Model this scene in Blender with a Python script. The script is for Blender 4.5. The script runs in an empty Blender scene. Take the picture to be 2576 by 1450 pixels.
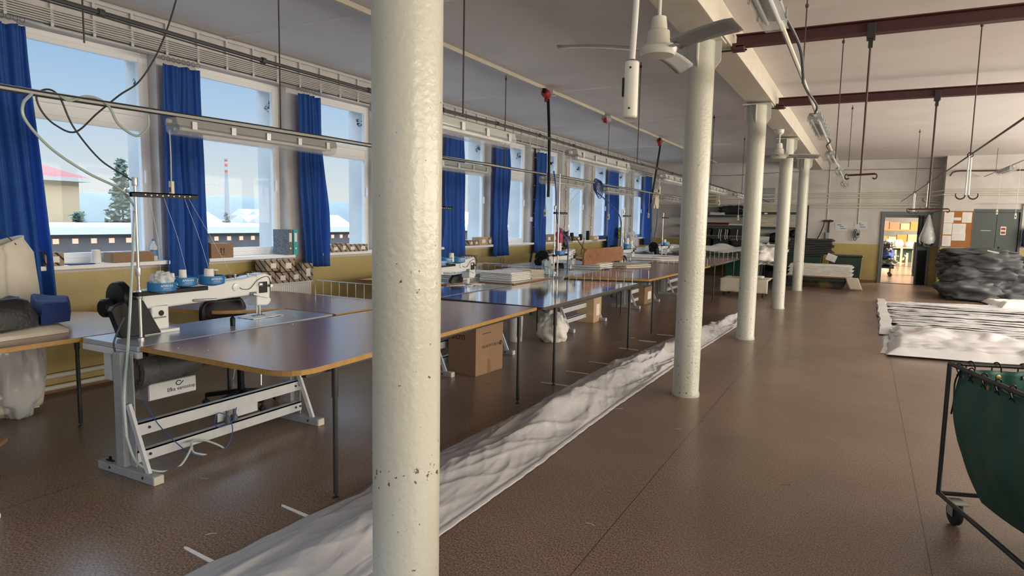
import bpy, math, random
from mathutils import Vector, Matrix, noise
random.seed(7)
PI = math.pi
S = bpy.context.scene
COL = S.collection
W, H = 2576, 1450
# ---------------------------------------------------------------- camera
FPX, YAW, PITCH, ROLL = 1650.0, math.radians(28.05), math.radians(5.94), math.radians(1.11)
EYE = Vector((0, 0, 1.65))
FW = Vector((-math.sin(YAW) * math.cos(PITCH), math.cos(YAW) * math.cos(PITCH), -math.sin(PITCH)))
_r = Vector((math.cos(YAW), math.sin(YAW), 0)); _u = _r.cross(FW)
RT = _r * math.cos(ROLL) + _u * math.sin(ROLL); UP = -_r * math.sin(ROLL) + _u * math.cos(ROLL)
cd = bpy.data.cameras.new('camera'); cam = bpy.data.objects.new('camera', cd); COL.objects.link(cam)
cd.sensor_width = 36; cd.lens = FPX / W * 36; cd.clip_start = .05; cd.clip_end = 2000
m = Matrix((RT, UP, -FW)).transposed().to_4x4(); m.translation = EYE; cam.matrix_world = m
S.camera = cam
# ---------------------------------------------------------------- light and exposure
S.view_settings.view_transform = 'Standard'; S.view_settings.look = 'None'
S.view_settings.exposure = 0.08; S.view_settings.gamma = 1; S.view_settings.use_curve_mapping = False
S.cycles.max_bounces = 8; S.cycles.diffuse_bounces = 4; S.cycles.glossy_bounces = 4
S.cycles.transparent_max_bounces = 12; S.cycles.caustics_reflective = False; S.cycles.caustics_refractive = False
S.cycles.sample_clamp_indirect = 4.0; S.cycles.use_denoising = True
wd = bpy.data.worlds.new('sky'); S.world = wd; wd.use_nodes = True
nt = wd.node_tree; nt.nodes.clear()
def N(t, k, **kw):
    n = t.nodes.new(k)
    for a, b in kw.items():
        if a in n.inputs: n.inputs[a].default_value = b
        else: setattr(n, a, b)
    return n
tc = N(nt, 'ShaderNodeTexCoord'); sx = N(nt, 'ShaderNodeSeparateXYZ'); nt.links.new(tc.outputs['Generated'], sx.inputs[0])
cr = N(nt, 'ShaderNodeValToRGB'); e = cr.color_ramp.elements
e[0].position = 0.0; e[0].color = (.30, .31, .33, 1); e[1].position = 1; e[1].color = (.55, .75, 1, 1)
for p, c in ((.49, (.5, .52, .55, 1)), (.505, (1.0, 1.0, 1.0, 1)), (.53, (.84, .93, 1, 1)), (.57, (.58, .77, 1, 1)), (.62, (.38, .60, .96, 1)), (.75, (.6, .78, 1, 1))):
    q = e.new(p); q.color = c
ma = N(nt, 'ShaderNodeMath', operation='MULTIPLY_ADD'); ma.inputs[1].default_value = .5; ma.inputs[2].default_value = .5
nt.links.new(sx.outputs[2], ma.inputs[0]); nt.links.new(ma.outputs[0], cr.inputs[0])
mr = N(nt, 'ShaderNodeMapRange'); mr.inputs[1].default_value = .26; mr.inputs[2].default_value = .46; mr.inputs[3].default_value = .8; mr.inputs[4].default_value = 5.6  # sky above the visible part is boosted as added fill for the room
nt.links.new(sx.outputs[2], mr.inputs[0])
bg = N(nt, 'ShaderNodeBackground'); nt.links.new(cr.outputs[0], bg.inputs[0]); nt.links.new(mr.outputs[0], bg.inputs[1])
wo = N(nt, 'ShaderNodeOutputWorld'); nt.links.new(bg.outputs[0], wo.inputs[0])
def light(name, kind, loc, direction, energy, color, size=None, size_y=None, portal=False):
    d = bpy.data.lights.new(name, kind); o = bpy.data.objects.new(name, d); COL.objects.link(o)
    o.location = loc; o.rotation_euler = Vector(direction).to_track_quat('-Z', 'Y').to_euler()
    d.energy = energy; d.color = color
    if kind == 'AREA':
        d.shape = 'RECTANGLE'; d.size = size; d.size_y = size_y or size; d.cycles.is_portal = portal
    return o
sun = light('sun', 'SUN', (30, -10, 30), (-.86, .18, -.42), 1.1, (1, .86, .66)); sun.data.angle = math.radians(.6)
XL, YB, ZC, XR, YF, YJ, XJ = -6.43, 22.24, 3.61, 7.5, -4.0, 21.6, 1.87   # the room
PITCH_W, R0 = 1.70, 4.31                                                  # windows: pitch and the first far jamb
for k in range(-4, 11):                                                   # portals: daylight of the window openings
    y = R0 + PITCH_W * k - .62
    light('window_daylight', 'AREA', (-7.02, y, 2.2), (1, 0, 0), 1, (1, 1, 1), 1.2, 2.0, portal=True)
for y in (-1, 5, 11, 17):                                                 # daylight of the right hand windows
    light('right_window_daylight', 'AREA', (XR + .25, y, 2.25), (-1, 0, .38), 440, (1, .88, .72), 4.6, 1.9)
light('rear_fill_light', 'AREA', (-1.5, YF - .25, 2.25), (0, 1, 0), 32, (.85, .92, 1), 8, 1.9)  # added fill lamp behind the viewer, for an assumed rear window
light('store_window_daylight', 'AREA', (6.2, 29, 2.4), (-1, .1, -.2), 3200, (1, .87, .70), 9, 2.2)

# ---------------------------------------------------------------- helpers
def ray(px, py):
    return FW + RT * ((px - W / 2) / FPX) - UP * ((py - H / 2) / FPX)
def onz(px, py, z):
    d = ray(px, py); return EYE + d * ((z - EYE.z) / d.z)
def onx(px, py, x):
    d = ray(px, py); return EYE + d * (x / d.x)
def ony(px, py, y):
    d = ray(px, py); return EYE + d * (y / d.y)

def mat(name, col, rough=.6, metal=0, noise_amt=0, nscale=8, bump=0, bscale=60, spec=.5, alpha=1, trans=0, emit=None, estr=0, coat=0):
    m = bpy.data.materials.new(name); m.use_nodes = True; t = m.node_tree; b = t.nodes['Principled BSDF']
    b.inputs['Base Color'].default_value = (*col, 1); b.inputs['Roughness'].default_value = rough; b.inputs['Metallic'].default_value = metal
    b.inputs['Specular IOR Level'].default_value = spec; b.inputs['Coat Weight'].default_value = coat; b.inputs['Coat Roughness'].default_value = .08 if rough < .2 else .22
    b.inputs['Transmission Weight'].default_value = trans; b.inputs['Alpha'].default_value = alpha
    if emit: b.inputs['Emission Color'].default_value = (*emit, 1); b.inputs['Emission Strength'].default_value = estr
    g = N(t, 'ShaderNodeNewGeometry')
    if noise_amt:
        n = N(t, 'ShaderNodeTexNoise', Scale=nscale, Detail=4.0); t.links.new(g.outputs['Position'], n.inputs['Vector'])
        mx = N(t, 'ShaderNodeMapRange'); mx.inputs[1].default_value = .3; mx.inputs[2].default_value = .7; mx.inputs[3].default_value = 1 - noise_amt; mx.inputs[4].default_value = 1 + noise_amt
        t.links.new(n.outputs[0], mx.inputs[0])
        vm = N(t, 'ShaderNodeVectorMath', operation='SCALE'); vm.inputs[0].default_value = col; t.links.new(mx.outputs[0], vm.inputs['Scale'])
        t.links.new(vm.outputs[0], b.inputs['Base Color'])
    if bump:
        n2 = N(t, 'ShaderNodeTexNoise', Scale=bscale, Detail=3.0); t.links.new(g.outputs['Position'], n2.inputs['Vector'])
        bp = N(t, 'ShaderNodeBump', Strength=bump, Distance=.01); t.links.new(n2.outputs[0], bp.inputs['Height']); t.links.new(bp.outputs[0], b.inputs['Normal'])
    return m
M = {}
M['white_paint'] = mat('white_paint', (.66, .65, .63), .8, noise_amt=.05, nscale=3, bump=.15, bscale=40)
M['ceiling'] = mat('ceiling_paint', (.74, .71, .69), .85, noise_amt=.05, nscale=1.2, bump=.1, bscale=30)
M['cream'] = mat('cream_gloss_paint', (.56, .56, .48), .32, noise_amt=.04, nscale=6, bump=.25, bscale=45)
M['beam'] = mat('beam_paint', (.58, .54, .46), .6, noise_amt=.05, nscale=5, bump=.15)
M['frame'] = mat('white_window_plastic', (.78, .79, .80), .35)
M['blue_curtain'] = mat('blue_curtain_cloth', (.035, .14, .47), .75, noise_amt=.12, nscale=14, bump=.1, bscale=200)
t = M['blue_curtain'].node_tree; tl = N(t, 'ShaderNodeBsdfTranslucent'); tl.inputs[0].default_value = (.035, .17, .62, 1); mx = N(t, 'ShaderNodeMixShader'); mx.inputs[0].default_value = .45
t.links.new(t.nodes['Principled BSDF'].outputs[0], mx.inputs[1]); t.links.new(tl.outputs[0], mx.inputs[2]); t.links.new(mx.outputs[0], t.nodes['Material Output'].inputs[0])
M['table_brown'] = mat('brown_laminate', (.27, .14, .095), .24, noise_amt=.12, nscale=30, spec=.8, coat=.3)
M['table_shiny'] = mat('grey_shiny_laminate', (.27, .27, .29), .09, noise_amt=.05, nscale=10, spec=1.0, coat=1)
M['table_grey'] = mat('grey_laminate', (.33, .37, .43), .26, noise_amt=.05, nscale=10, spec=1, coat=.7)
M['edge_yellow'] = mat('yellow_wood_edge', (.36, .20, .05), .45, noise_amt=.15, nscale=30)
M['edge_dark'] = mat('dark_table_edge', (.04, .035, .03), .5)
M['edge_wood'] = mat('brown_wood_edge', (.22, .10, .045), .5)
M['black_steel'] = mat('black_painted_steel', (.018, .018, .018), .4)
M['grey_steel'] = mat('grey_painted_steel', (.30, .31, .32), .45, noise_amt=.08, nscale=20)
M['light_steel'] = mat('light_grey_painted_steel', (.56, .58, .60), .45, noise_amt=.06, nscale=15)
M['zinc'] = mat('zinc_wire', (.42, .43, .44), .35, metal=.8)
M['chrome'] = mat('chrome', (.42, .42, .41), .3, metal=.9)
M['machine'] = mat('machine_enamel', (.66, .69, .68), .28, coat=.3)
M['machine_blue'] = mat('pale_blue_enamel', (.27, .36, .38), .45)
M['black_plastic'] = mat('black_plastic', (.006, .006, .007), .4, spec=.2)
M['dark_iron'] = mat('dark_iron', (.12, .125, .13), .5, metal=.2, noise_amt=.2, nscale=40)
M['maroon'] = mat('maroon_painted_steel', (.055, .012, .012), .5, noise_amt=.1)
M['cable_white'] = mat('white_cable', (.55, .54, .52), .6)
M['cable_dark'] = mat('dark_cable', (.03, .035, .04), .5)
M['rope_brown'] = mat('brown_rod', (.05, .03, .025), .6)
M['blue_tray'] = mat('blue_tray_plastic', (.02, .17, .42), .35)
M['thread_white'] = mat('white_thread', (.78, .77, .72), .8, bump=.3, bscale=250)
M['canvas'] = mat('cream_canvas', (.62, .58, .48), .9, noise_amt=.06, bump=.2, bscale=150)
M['white_cloth'] = mat('white_cloth', (.78, .77, .73), .85, noise_amt=.04, bump=.12, bscale=90)
M['black_cloth'] = mat('black_cloth', (.008, .009, .012), .5, bump=.4, bscale=50)
M['navy_cloth'] = mat('navy_cloth', (.012, .035, .16), .8, bump=.3, bscale=250)
M['dark_grey_cloth'] = mat('dark_grey_cloth', (.035, .038, .042), .5, noise_amt=.15, nscale=9, bump=.12, bscale=30)
M['maroon_cloth'] = mat('maroon_cloth', (.07, .012, .02), .8)
M['green_cloth'] = mat('green_cart_cloth', (.008, .075, .052), .55, noise_amt=.12, nscale=10, bump=.15, bscale=120)
M['green_bin'] = mat('dark_green_plastic', (.012, .03, .022), .5)
M['card'] = mat('cardboard', (.27, .17, .10), .85, noise_amt=.06, nscale=12)
M['card_orange'] = mat('orange_box', (.62, .20, .05), .7)
M['card_light'] = mat('light_cardboard', (.48, .34, .20), .85)
M['pine'] = mat('stained_wood_board', (.24, .10, .04), .45, noise_amt=.25, nscale=9)
M['shelf_wood'] = mat('shelf_board', (.33, .24, .13), .7)
M['shelf_green'] = mat('dark_green_steel', (.025, .04, .035), .5)
M['door_green'] = mat('grey_green_door_paint', (.065, .085, .085), .45, noise_amt=.06)
M['door_grey'] = mat('grey_door_paint', (.13, .155, .165), .45)
M['paper'] = mat('paper', (.78, .77, .74), .8)
M['ink'] = mat('black_ink', (.02, .02, .02), .8)
M['white_ink'] = mat('white_print', (.75, .85, .92), .6)
M['red'] = mat('red_paint', (.32, .012, .015), .4)
M['cork'] = mat('cork_board', (.36, .15, .05), .9, noise_amt=.15, nscale=60)
M['binder_grey'] = mat('marbled_binder', (.12, .13, .14), .6, noise_amt=.5, nscale=60)
M['binder_teal'] = mat('teal_binder', (.02, .33, .38), .5)
M['rubber'] = mat('black_rubber', (.015, .015, .015), .7)
M['brass'] = mat('brass_eyelet', (.35, .27, .12), .35, metal=.9)
M['blue_hose'] = mat('blue_air_hose', (.02, .07, .25), .4)
M['clear_hose'] = mat('milky_air_hose', (.38, .47, .44), .25)
M['yellow_bag'] = mat('yellow_plastic', (.6, .65, .03), .4)
M['pink'] = mat('pink_cloth', (.45, .05, .12), .8)
M['socket'] = mat('cream_plastic', (.60, .58, .50), .45)
M['fan'] = mat('cream_fan_enamel', (.66, .65, .58), .3)
M['fan_blade'] = mat('grey_fan_blade', (.42, .43, .44), .3, metal=.2)
M['snow'] = mat('snowy_roof', (.50, .49, .49), .8)
M['tan'] = mat('tan_render', (.46, .33, .20), .9, noise_amt=.05, nscale=1)
M['red_roof'] = mat('red_roof_tiles', (.28, .08, .07), .8)
M['dark_wall'] = mat('dark_brick_wall', (.10, .085, .085), .9, noise_amt=.12, nscale=1.5)
M['lit'] = mat('lit_window', (.5, .35, .25), .8, emit=(1, .62, .38), estr=.55)
M['hill'] = mat('hazy_forest', (.17, .19, .19), 1, noise_amt=.08, nscale=.03)
M['far_house'] = mat('far_house', (.36, .34, .30), .9)
M['brick_house'] = mat('pinkish_house', (.34, .20, .15), .9)
M['fir'] = mat('fir_needles', (.10, .15, .12), 1, noise_amt=.4, nscale=3)
M['snow_ground'] = mat('winter_ground', (.30, .30, .29), .9, noise_amt=.3, nscale=.05)
M['chimney_r'] = mat('chimney_red', (.5, .1, .07), .9)
M['chimney_w'] = mat('chimney_concrete', (.26, .26, .27), .9)
M['store_floor'] = mat('store_floor', (.22, .16, .12), .22)

def thin(name, col, rough, transp):
    m = bpy.data.materials.new(name); m.use_nodes = True; t = m.node_tree; b = t.nodes['Principled BSDF']; o = t.nodes['Material Output']
    b.inputs['Base Color'].default_value = (*col, 1); b.inputs['Roughness'].default_value = rough
    tr = N(t, 'ShaderNodeBsdfTransparent'); mx = N(t, 'ShaderNodeMixShader'); mx.inputs[0].default_value = transp
    t.links.new(b.outputs[0], mx.inputs[1]); t.links.new(tr.outputs[0], mx.inputs[2]); t.links.new(mx.outputs[0], o.inputs[0])
    return m
def glass(name):
    m = bpy.data.materials.new(name); m.use_nodes = True; t = m.node_tree; t.nodes.clear()
    o = N(t, 'ShaderNodeOutputMaterial'); tr = N(t, 'ShaderNodeBsdfTransparent'); tr.inputs[0].default_value = (.95, .97, .97, 1)
    gl = N(t, 'ShaderNodeBsdfGlossy', Roughness=.02); fr = N(t, 'ShaderNodeFresnel', IOR=1.3); mx = N(t, 'ShaderNodeMixShader')
    gg = N(t, 'ShaderNodeNewGeometry'); iv = N(t, 'ShaderNodeMath', operation='MULTIPLY_ADD'); iv.inputs[1].default_value = -.45; iv.inputs[2].default_value = .45   # only the front face mirrors
    t.links.new(gg.outputs['Backfacing'], iv.inputs[0]); ml = N(t, 'ShaderNodeMath', operation='MULTIPLY'); t.links.new(iv.outputs[0], ml.inputs[0]); t.links.new(fr.outputs[0], ml.inputs[1])
    t.links.new(ml.outputs[0], mx.inputs[0]); t.links.new(tr.outputs[0], mx.inputs[1]); t.links.new(gl.outputs[0], mx.inputs[2]); t.links.new(mx.outputs[0], o.inputs[0])
    return m
M['glass'] = glass('window_glass')
M['diffuser'] = thin('clear_lamp_cover', (.6, .64, .66), .08, .68)
M['clear_bag'] = thin('clear_plastic_bag', (.75, .78, .82), .2, .35)
def film(name, col, rough, transl, stretch=(9, 3, 9)):
    m = bpy.data.materials.new(name); m.use_nodes = True; t = m.node_tree; b = t.nodes['Principled BSDF']; o = t.nodes['Material Output']
    b.inputs['Base Color'].default_value = (*col, 1); b.inputs['Roughness'].default_value = rough; b.inputs['Specular IOR Level'].default_value = .6
    g = N(t, 'ShaderNodeNewGeometry'); mp = N(t, 'ShaderNodeMapping'); mp.inputs['Scale'].default_value = stretch
    n = N(t, 'ShaderNodeTexNoise', Scale=1.2, Detail=3.0, Distortion=.8); bp = N(t, 'ShaderNodeBump', Strength=.35, Distance=.03)
    t.links.new(g.outputs['Position'], mp.inputs[0]); t.links.new(mp.outputs[0], n.inputs['Vector']); t.links.new(n.outputs[0], bp.inputs['Height']); t.links.new(bp.outputs[0], b.inputs['Normal'])
    tl = N(t, 'ShaderNodeBsdfTranslucent'); tl.inputs[0].default_value = (*col, 1); mx = N(t, 'ShaderNodeMixShader'); mx.inputs[0].default_value = transl
    t.links.new(b.outputs[0], mx.inputs[1]); t.links.new(tl.outputs[0], mx.inputs[2]); t.links.new(mx.outputs[0], o.inputs[0])
    return m
M['film'] = film('milky_plastic_film', (.58, .58, .60), .2, .15); M['film_sheet'] = film('white_plastic_sheet', (.80, .80, .82), .25, .05, (.8, 14, 4))

def painted_wall(name, split):      # white above, yellow oil paint band below
    m = bpy.data.materials.new(name); m.use_nodes = True; t = m.node_tree; b = t.nodes['Principled BSDF']
    g = N(t, 'ShaderNodeNewGeometry'); s = N(t, 'ShaderNodeSeparateXYZ'); t.links.new(g.outputs['Position'], s.inputs[0])
    st = N(t, 'ShaderNodeMath', operation='GREATER_THAN'); st.inputs[1].default_value = split; t.links.new(s.outputs[2], st.inputs[0])
    n = N(t, 'ShaderNodeTexNoise', Scale=2.5, Detail=5.0); t.links.new(g.outputs['Position'], n.inputs['Vector'])
    r = N(t, 'ShaderNodeMapRange'); r.inputs[1].default_value = .3; r.inputs[2].default_value = .7; r.inputs[3].default_value = .9; r.inputs[4].default_value = 1.08; t.links.new(n.outputs[0], r.inputs[0])
    mx = N(t, 'ShaderNodeMix', data_type='RGBA'); mx.inputs['A'].default_value = (.42, .33, .12, 1); mx.inputs['B'].default_value = (.55, .53, .51, 1); t.links.new(st.outputs[0], mx.inputs['Factor'])
    v = N(t, 'ShaderNodeVectorMath', operation='SCALE'); t.links.new(mx.outputs['Result'], v.inputs[0]); t.links.new(r.outputs[0], v.inputs['Scale']); t.links.new(v.outputs[0], b.inputs['Base Color'])
    rr = N(t, 'ShaderNodeMapRange'); rr.inputs[3].default_value = .4; rr.inputs[4].default_value = .8; t.links.new(st.outputs[0], rr.inputs[0]); t.links.new(rr.outputs[0], b.inputs['Roughness'])
    n2 = N(t, 'ShaderNodeTexNoise', Scale=35.0, Detail=3.0); t.links.new(g.outputs['Position'], n2.inputs['Vector'])
    bp = N(t, 'ShaderNodeBump', Strength=.15, Distance=.01); t.links.new(n2.outputs[0], bp.inputs['Height']); t.links.new(bp.outputs[0], b.inputs['Normal'])
    return m
M['wall_left'] = painted_wall('window_wall_paint', 1.09)
M['wall_back'] = painted_wall('back_wall_paint', 1.13)

def lino():
    m = bpy.data.materials.new('brown_linoleum'); m.use_nodes = True; t = m.node_tree; b = t.nodes['Principled BSDF']; L = t.links.new
    g = N(t, 'ShaderNodeNewGeometry'); s = N(t, 'ShaderNodeSeparateXYZ'); L(g.outputs['Position'], s.inputs[0])
    def no(sc, d=4.0, v=None):
        n = N(t, 'ShaderNodeTexNoise', Scale=sc, Detail=d); L((v or g).outputs[0], n.inputs['Vector']); return n
    mp = N(t, 'ShaderNodeMapping'); mp.inputs['Scale'].default_value = (1.6, 1, 1); L(g.outputs['Position'], mp.inputs[0])
    fine = no(80, 3, mp); big = no(.9, 5)
    r1 = N(t, 'ShaderNodeValToRGB'); r1.color_ramp.elements[0].position = .38; r1.color_ramp.elements[0].color = (.105, .070, .050, 1)
    r1.color_ramp.elements[1].position = .62; r1.color_ramp.elements[1].color = (.30, .205, .150, 1); L(fine.outputs[0], r1.inputs[0])
    r2 = N(t, 'ShaderNodeMapRange'); r2.inputs[1].default_value = .3; r2.inputs[2].default_value = .7; r2.inputs[3].default_value = .82; r2.inputs[4].default_value = 1.15; L(big.outputs[0], r2.inputs[0])
    v = N(t, 'ShaderNodeVectorMath', operation='SCALE'); L(r1.outputs[0], v.inputs[0]); L(r2.outputs[0], v.inputs['Scale'])
    # welded seams every 1.5 m, one cross seam by the second column
    a = N(t, 'ShaderNodeMath', operation='ADD'); a.inputs[1].default_value = 1.11 + 60; L(s.outputs[0], a.inputs[0])
    mo = N(t, 'ShaderNodeMath', operation='MODULO'); mo.inputs[1].default_value = 1.5; L(a.outputs[0], mo.inputs[0])
    l1 = N(t, 'ShaderNodeMath', operation='LESS_THAN'); l1.inputs[1].default_value = .007; L(mo.outputs[0], l1.inputs[0])
    b2 = N(t, 'ShaderNodeMath', operation='SUBTRACT'); b2.inputs[1].default_value = 6.70; L(s.outputs[1], b2.inputs[0])
    b3 = N(t, 'ShaderNodeMath', operation='ABSOLUTE'); L(b2.outputs[0], b3.inputs[0])
    l2 = N(t, 'ShaderNodeMath', operation='LESS_THAN'); l2.inputs[1].default_value = .004; L(b3.outputs[0], l2.inputs[0])
    mxm = N(t, 'ShaderNodeMath', operation='MAXIMUM'); L(l1.outputs[0], mxm.inputs[0]); L(l2.outputs[0], mxm.inputs[1])
    sc = N(t, 'ShaderNodeMapRange'); sc.inputs[3].default_value = 1; sc.inputs[4].default_value = .35; L(mxm.outputs[0], sc.inputs[0])
    v2 = N(t, 'ShaderNodeVectorMath', operation='SCALE'); L(v.outputs[0], v2.inputs[0]); L(sc.outputs[0], v2.inputs['Scale']); L(v2.outputs[0], b.inputs['Base Color'])
    rr = N(t, 'ShaderNodeMapRange'); rr.inputs[1].default_value = .3; rr.inputs[2].default_value = .7; rr.inputs[3].default_value = .28; rr.inputs[4].default_value = .33; L(no(3).outputs[0], rr.inputs[0]); L(rr.outputs[0], b.inputs['Roughness'])
    bp = N(t, 'ShaderNodeBump', Strength=.02, Distance=.001); L(no(30).outputs[0], bp.inputs['Height']); L(bp.outputs[0], b.inputs['Normal'])
    return m
M['lino'] = lino()

class MB:
    def __init__(s): s.v = []; s.f = []
    def add(s, v, f):
        n = len(s.v); s.v += [tuple(p) for p in v]; s.f += [tuple(i + n for i in q) for q in f]; return s
    def box(s, a, b):
        x0, x1 = sorted((a[0], b[0])); y0, y1 = sorted((a[1], b[1])); z0, z1 = sorted((a[2], b[2]))
        return s.add([(x0, y0, z0), (x1, y0, z0), (x1, y1, z0), (x0, y1, z0), (x0, y0, z1), (x1, y0, z1), (x1, y1, z1), (x0, y1, z1)],
                     [(3, 2, 1, 0), (4, 5, 6, 7), (0, 1, 5, 4), (1, 2, 6, 5), (2, 3, 7, 6), (3, 0, 4, 7)])
    def prism(s, poly, z0, z1):            # polygon in XY, anticlockwise
        n = len(poly)
        return s.add([(x, y, z0) for x, y in poly] + [(x, y, z1) for x, y in poly],
                     [tuple(reversed(range(n))), tuple(range(n, 2 * n))] + [(i, (i + 1) % n, n + (i + 1) % n, n + i) for i in range(n)])
    def prismx(s, poly, x0, x1):           # polygon (y,z) pushed along X
        n = len(poly)
        return s.add([(x0, y, z) for y, z in poly] + [(x1, y, z) for y, z in poly],
                     [tuple(reversed(range(n))), tuple(range(n, 2 * n))] + [(i, (i + 1) % n, n + (i + 1) % n, n + i) for i in range(n)])
    def tube(s, pts, r, n=8, cap=True):
        pts = [Vector(p) for p in pts]; rs = r if isinstance(r, (list, tuple)) else [r] * len(pts)
        t0 = (pts[1] - pts[0]).normalized(); a = Vector((0, 0, 1)) if abs(t0.z) < .9 else Vector((1, 0, 0)); nrm = t0.cross(a).normalized()
        vs = []
        for i, p in enumerate(pts):
            t = (pts[min(i + 1, len(pts) - 1)] - pts[max(i - 1, 0)]).normalized()
            nrm = (nrm - t * nrm.dot(t)).normalized(); bn = t.cross(nrm)
            vs += [p + (nrm * math.cos(2 * PI * k / n) + bn * math.sin(2 * PI * k / n)) * rs[i] for k in range(n)]
        fs = [(i * n + k, i * n + (k + 1) % n, (i + 1) * n + (k + 1) % n, (i + 1) * n + k) for i in range(len(pts) - 1) for k in range(n)]
        if cap: fs += [tuple(reversed(range(n))), tuple(range((len(pts) - 1) * n, len(pts) * n))]
        return s.add(vs, fs)
    def lathe(s, prof, c=(0, 0, 0), axis='z', n=24):      # prof: (radius, height)
        vs = []
        for r, h in prof:
            for k in range(n):
                u, w = r * math.cos(2 * PI * k / n), r * math.sin(2 * PI * k / n)
                p = (u, w, h) if axis == 'z' else ((w, h, u) if axis == 'y' else (h, u, w))
                vs.append((p[0] + c[0], p[1] + c[1], p[2] + c[2]))
        fs = [(i * n + k, i * n + (k + 1) % n, (i + 1) * n + (k + 1) % n, (i + 1) * n + k) for i in range(len(prof) - 1) for k in range(n)]
        fs += [tuple(reversed(range(n))), tuple(range((len(prof) - 1) * n, len(prof) * n))]
        return s.add(vs, fs)
    def beam(s, p, q, w, h, up=(0, 0, 1)):                # rectangular bar from p to q
        p, q = Vector(p), Vector(q); d = (q - p).normalized(); sd = d.cross(Vector(up)).normalized(); u = sd.cross(d)
        vs = [b + sd * (i * w / 2) + u * (j * h / 2) for b in (p, q) for i, j in ((-1, -1), (1, -1), (1, 1), (-1, 1))]
        return s.add(vs, [(0, 3, 2, 1), (4, 5, 6, 7), (0, 1, 5, 4), (1, 2, 6, 5), (2, 3, 7, 6), (3, 0, 4, 7)][:6])
    def grid(s, fn, nu, nv, closed=False):                # surface fn(u,v) -> point
        vs = [fn(i / nu, j / nv) for i in range(nu + 1) for j in range(nv + 1)]
        return s.add(vs, [(i * (nv + 1) + j, (i + 1) * (nv + 1) + j, (i + 1) * (nv + 1) + j + 1, i * (nv + 1) + j + 1) for i in range(nu) for j in range(nv)])
    def build(s, name, m, parent=None, smooth=False, bevel=0, solid=0, loc=None, sub=0):
        me = bpy.data.meshes.new(name); me.from_pydata(s.v, [], s.f); me.validate(); me.update()
        import bmesh
        bm = bmesh.new(); bm.from_mesh(me); bmesh.ops.recalc_face_normals(bm, faces=bm.faces); bm.to_mesh(me); bm.free()
        o = bpy.data.objects.new(name, me); COL.objects.link(o); me.materials.append(M[m] if isinstance(m, str) else m)
        if smooth:
            for p in me.polygons: p.use_smooth = True
            if smooth != 'all': me.set_sharp_from_angle(angle=math.radians(38))
        if solid: q = o.modifiers.new('thickness', 'SOLIDIFY'); q.thickness = solid
        if bevel: q = o.modifiers.new('bevel', 'BEVEL'); q.width = bevel; q.segments = 2; q.limit_method = 'ANGLE'
        if sub: q = o.modifiers.new('subdiv', 'SUBSURF'); q.levels = sub; q.render_levels = sub
        if parent: o.parent = parent
        if loc: o.location = loc
        return o
def tag(o, label=None, cat=None, group=None, kind=None):
    if label: o['label'] = label
    if cat: o['category'] = cat
    if group: o['group'] = group
    if kind: o['kind'] = kind
    return o
def thing(name, label=None, cat=None, loc=(0, 0, 0), rz=0, group=None, kind=None):
    o = bpy.data.objects.new(name, None); COL.objects.link(o); o.location = loc; o.rotation_euler = (0, 0, rz); o.empty_display_size = .1
    return tag(o, label, cat, group, kind)
def dup(o, parent=None, top=True):
    c = o.copy(); COL.objects.link(c); c.parent = parent
    for ch in list(o.children): dup(ch, c)
    return c
def place(o, loc, rz=None, label=None, group=None):
    o.location = loc
    if rz is not None: o.rotation_euler = (0, 0, rz)
    return tag(o, label, None, group)
def B(*ab): return MB().box(*ab)
def cat(pts, n=8):                                        # Catmull-Rom smoothing of a polyline
    P = [Vector(p) for p in pts]; P = [P[0] * 2 - P[1]] + P + [P[-1] * 2 - P[-2]]; out = []
    for i in range(1, len(P) - 2):
        for k in range(n):
            t = k / n; a, b, c, d = P[i - 1:i + 3]
            out.append(.5 * ((2 * b) + (c - a) * t + (2 * a - 5 * b + 4 * c - d) * t * t + (-a + 3 * b - 3 * c + d) * t ** 3))
    return out + [P[-2]]
def text(name, s, size, m, parent, origin, right, up, align='CENTER', depth=.0006):
    c = bpy.data.curves.new(name, 'FONT'); c.body = s; c.size = size; c.align_x = align; c.align_y = 'CENTER'; c.extrude = depth; c.resolution_u = 2
    o = bpy.data.objects.new(name, c); COL.objects.link(o); bpy.context.view_layer.update()
    me = bpy.data.meshes.new_from_object(o.evaluated_get(bpy.context.evaluated_depsgraph_get())); bpy.data.objects.remove(o)
    o = bpy.data.objects.new(name, me); COL.objects.link(o); me.materials.clear(); me.materials.append(M[m])
    R_, U_ = Vector(right).normalized(), Vector(up).normalized(); Nn = R_.cross(U_)
    mm = Matrix((R_, U_, Nn)).transposed().to_4x4(); mm.translation = Vector(origin); me.transform(mm)
    if parent: o.parent = parent
    return o
def nz(x, y=0, z=0): return noise.noise(Vector((x, y, z)))

# ================================================================ THE SETTING
def struct(name, mb, m, parent=None, **k):
    o = mb.build(name, m, parent, **k)
    return o if parent else tag(o, kind='structure')
struct('floor', B((XL - .02, YF, -.12), (XR, YB + .1, 0)), 'lino')
struct('ceiling', B((XL - .6, YF, ZC), (XR + .2, YB + .2, ZC + .2)), 'ceiling')
struct('trim_1', B((-1.57, YF, 3.34), (-1.23, YB, ZC)), 'beam', bevel=.006).name = 'trim_1'      # the long beam over the columns
# seam strips of the ceiling boards
for i, y in enumerate((5.15, 9.35, 12.65, 16.9)):
    struct('trim_%d' % (i + 2), B((XL, y - .02, ZC - .012), (-1.57, y + .02, ZC)), 'ceiling')
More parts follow.
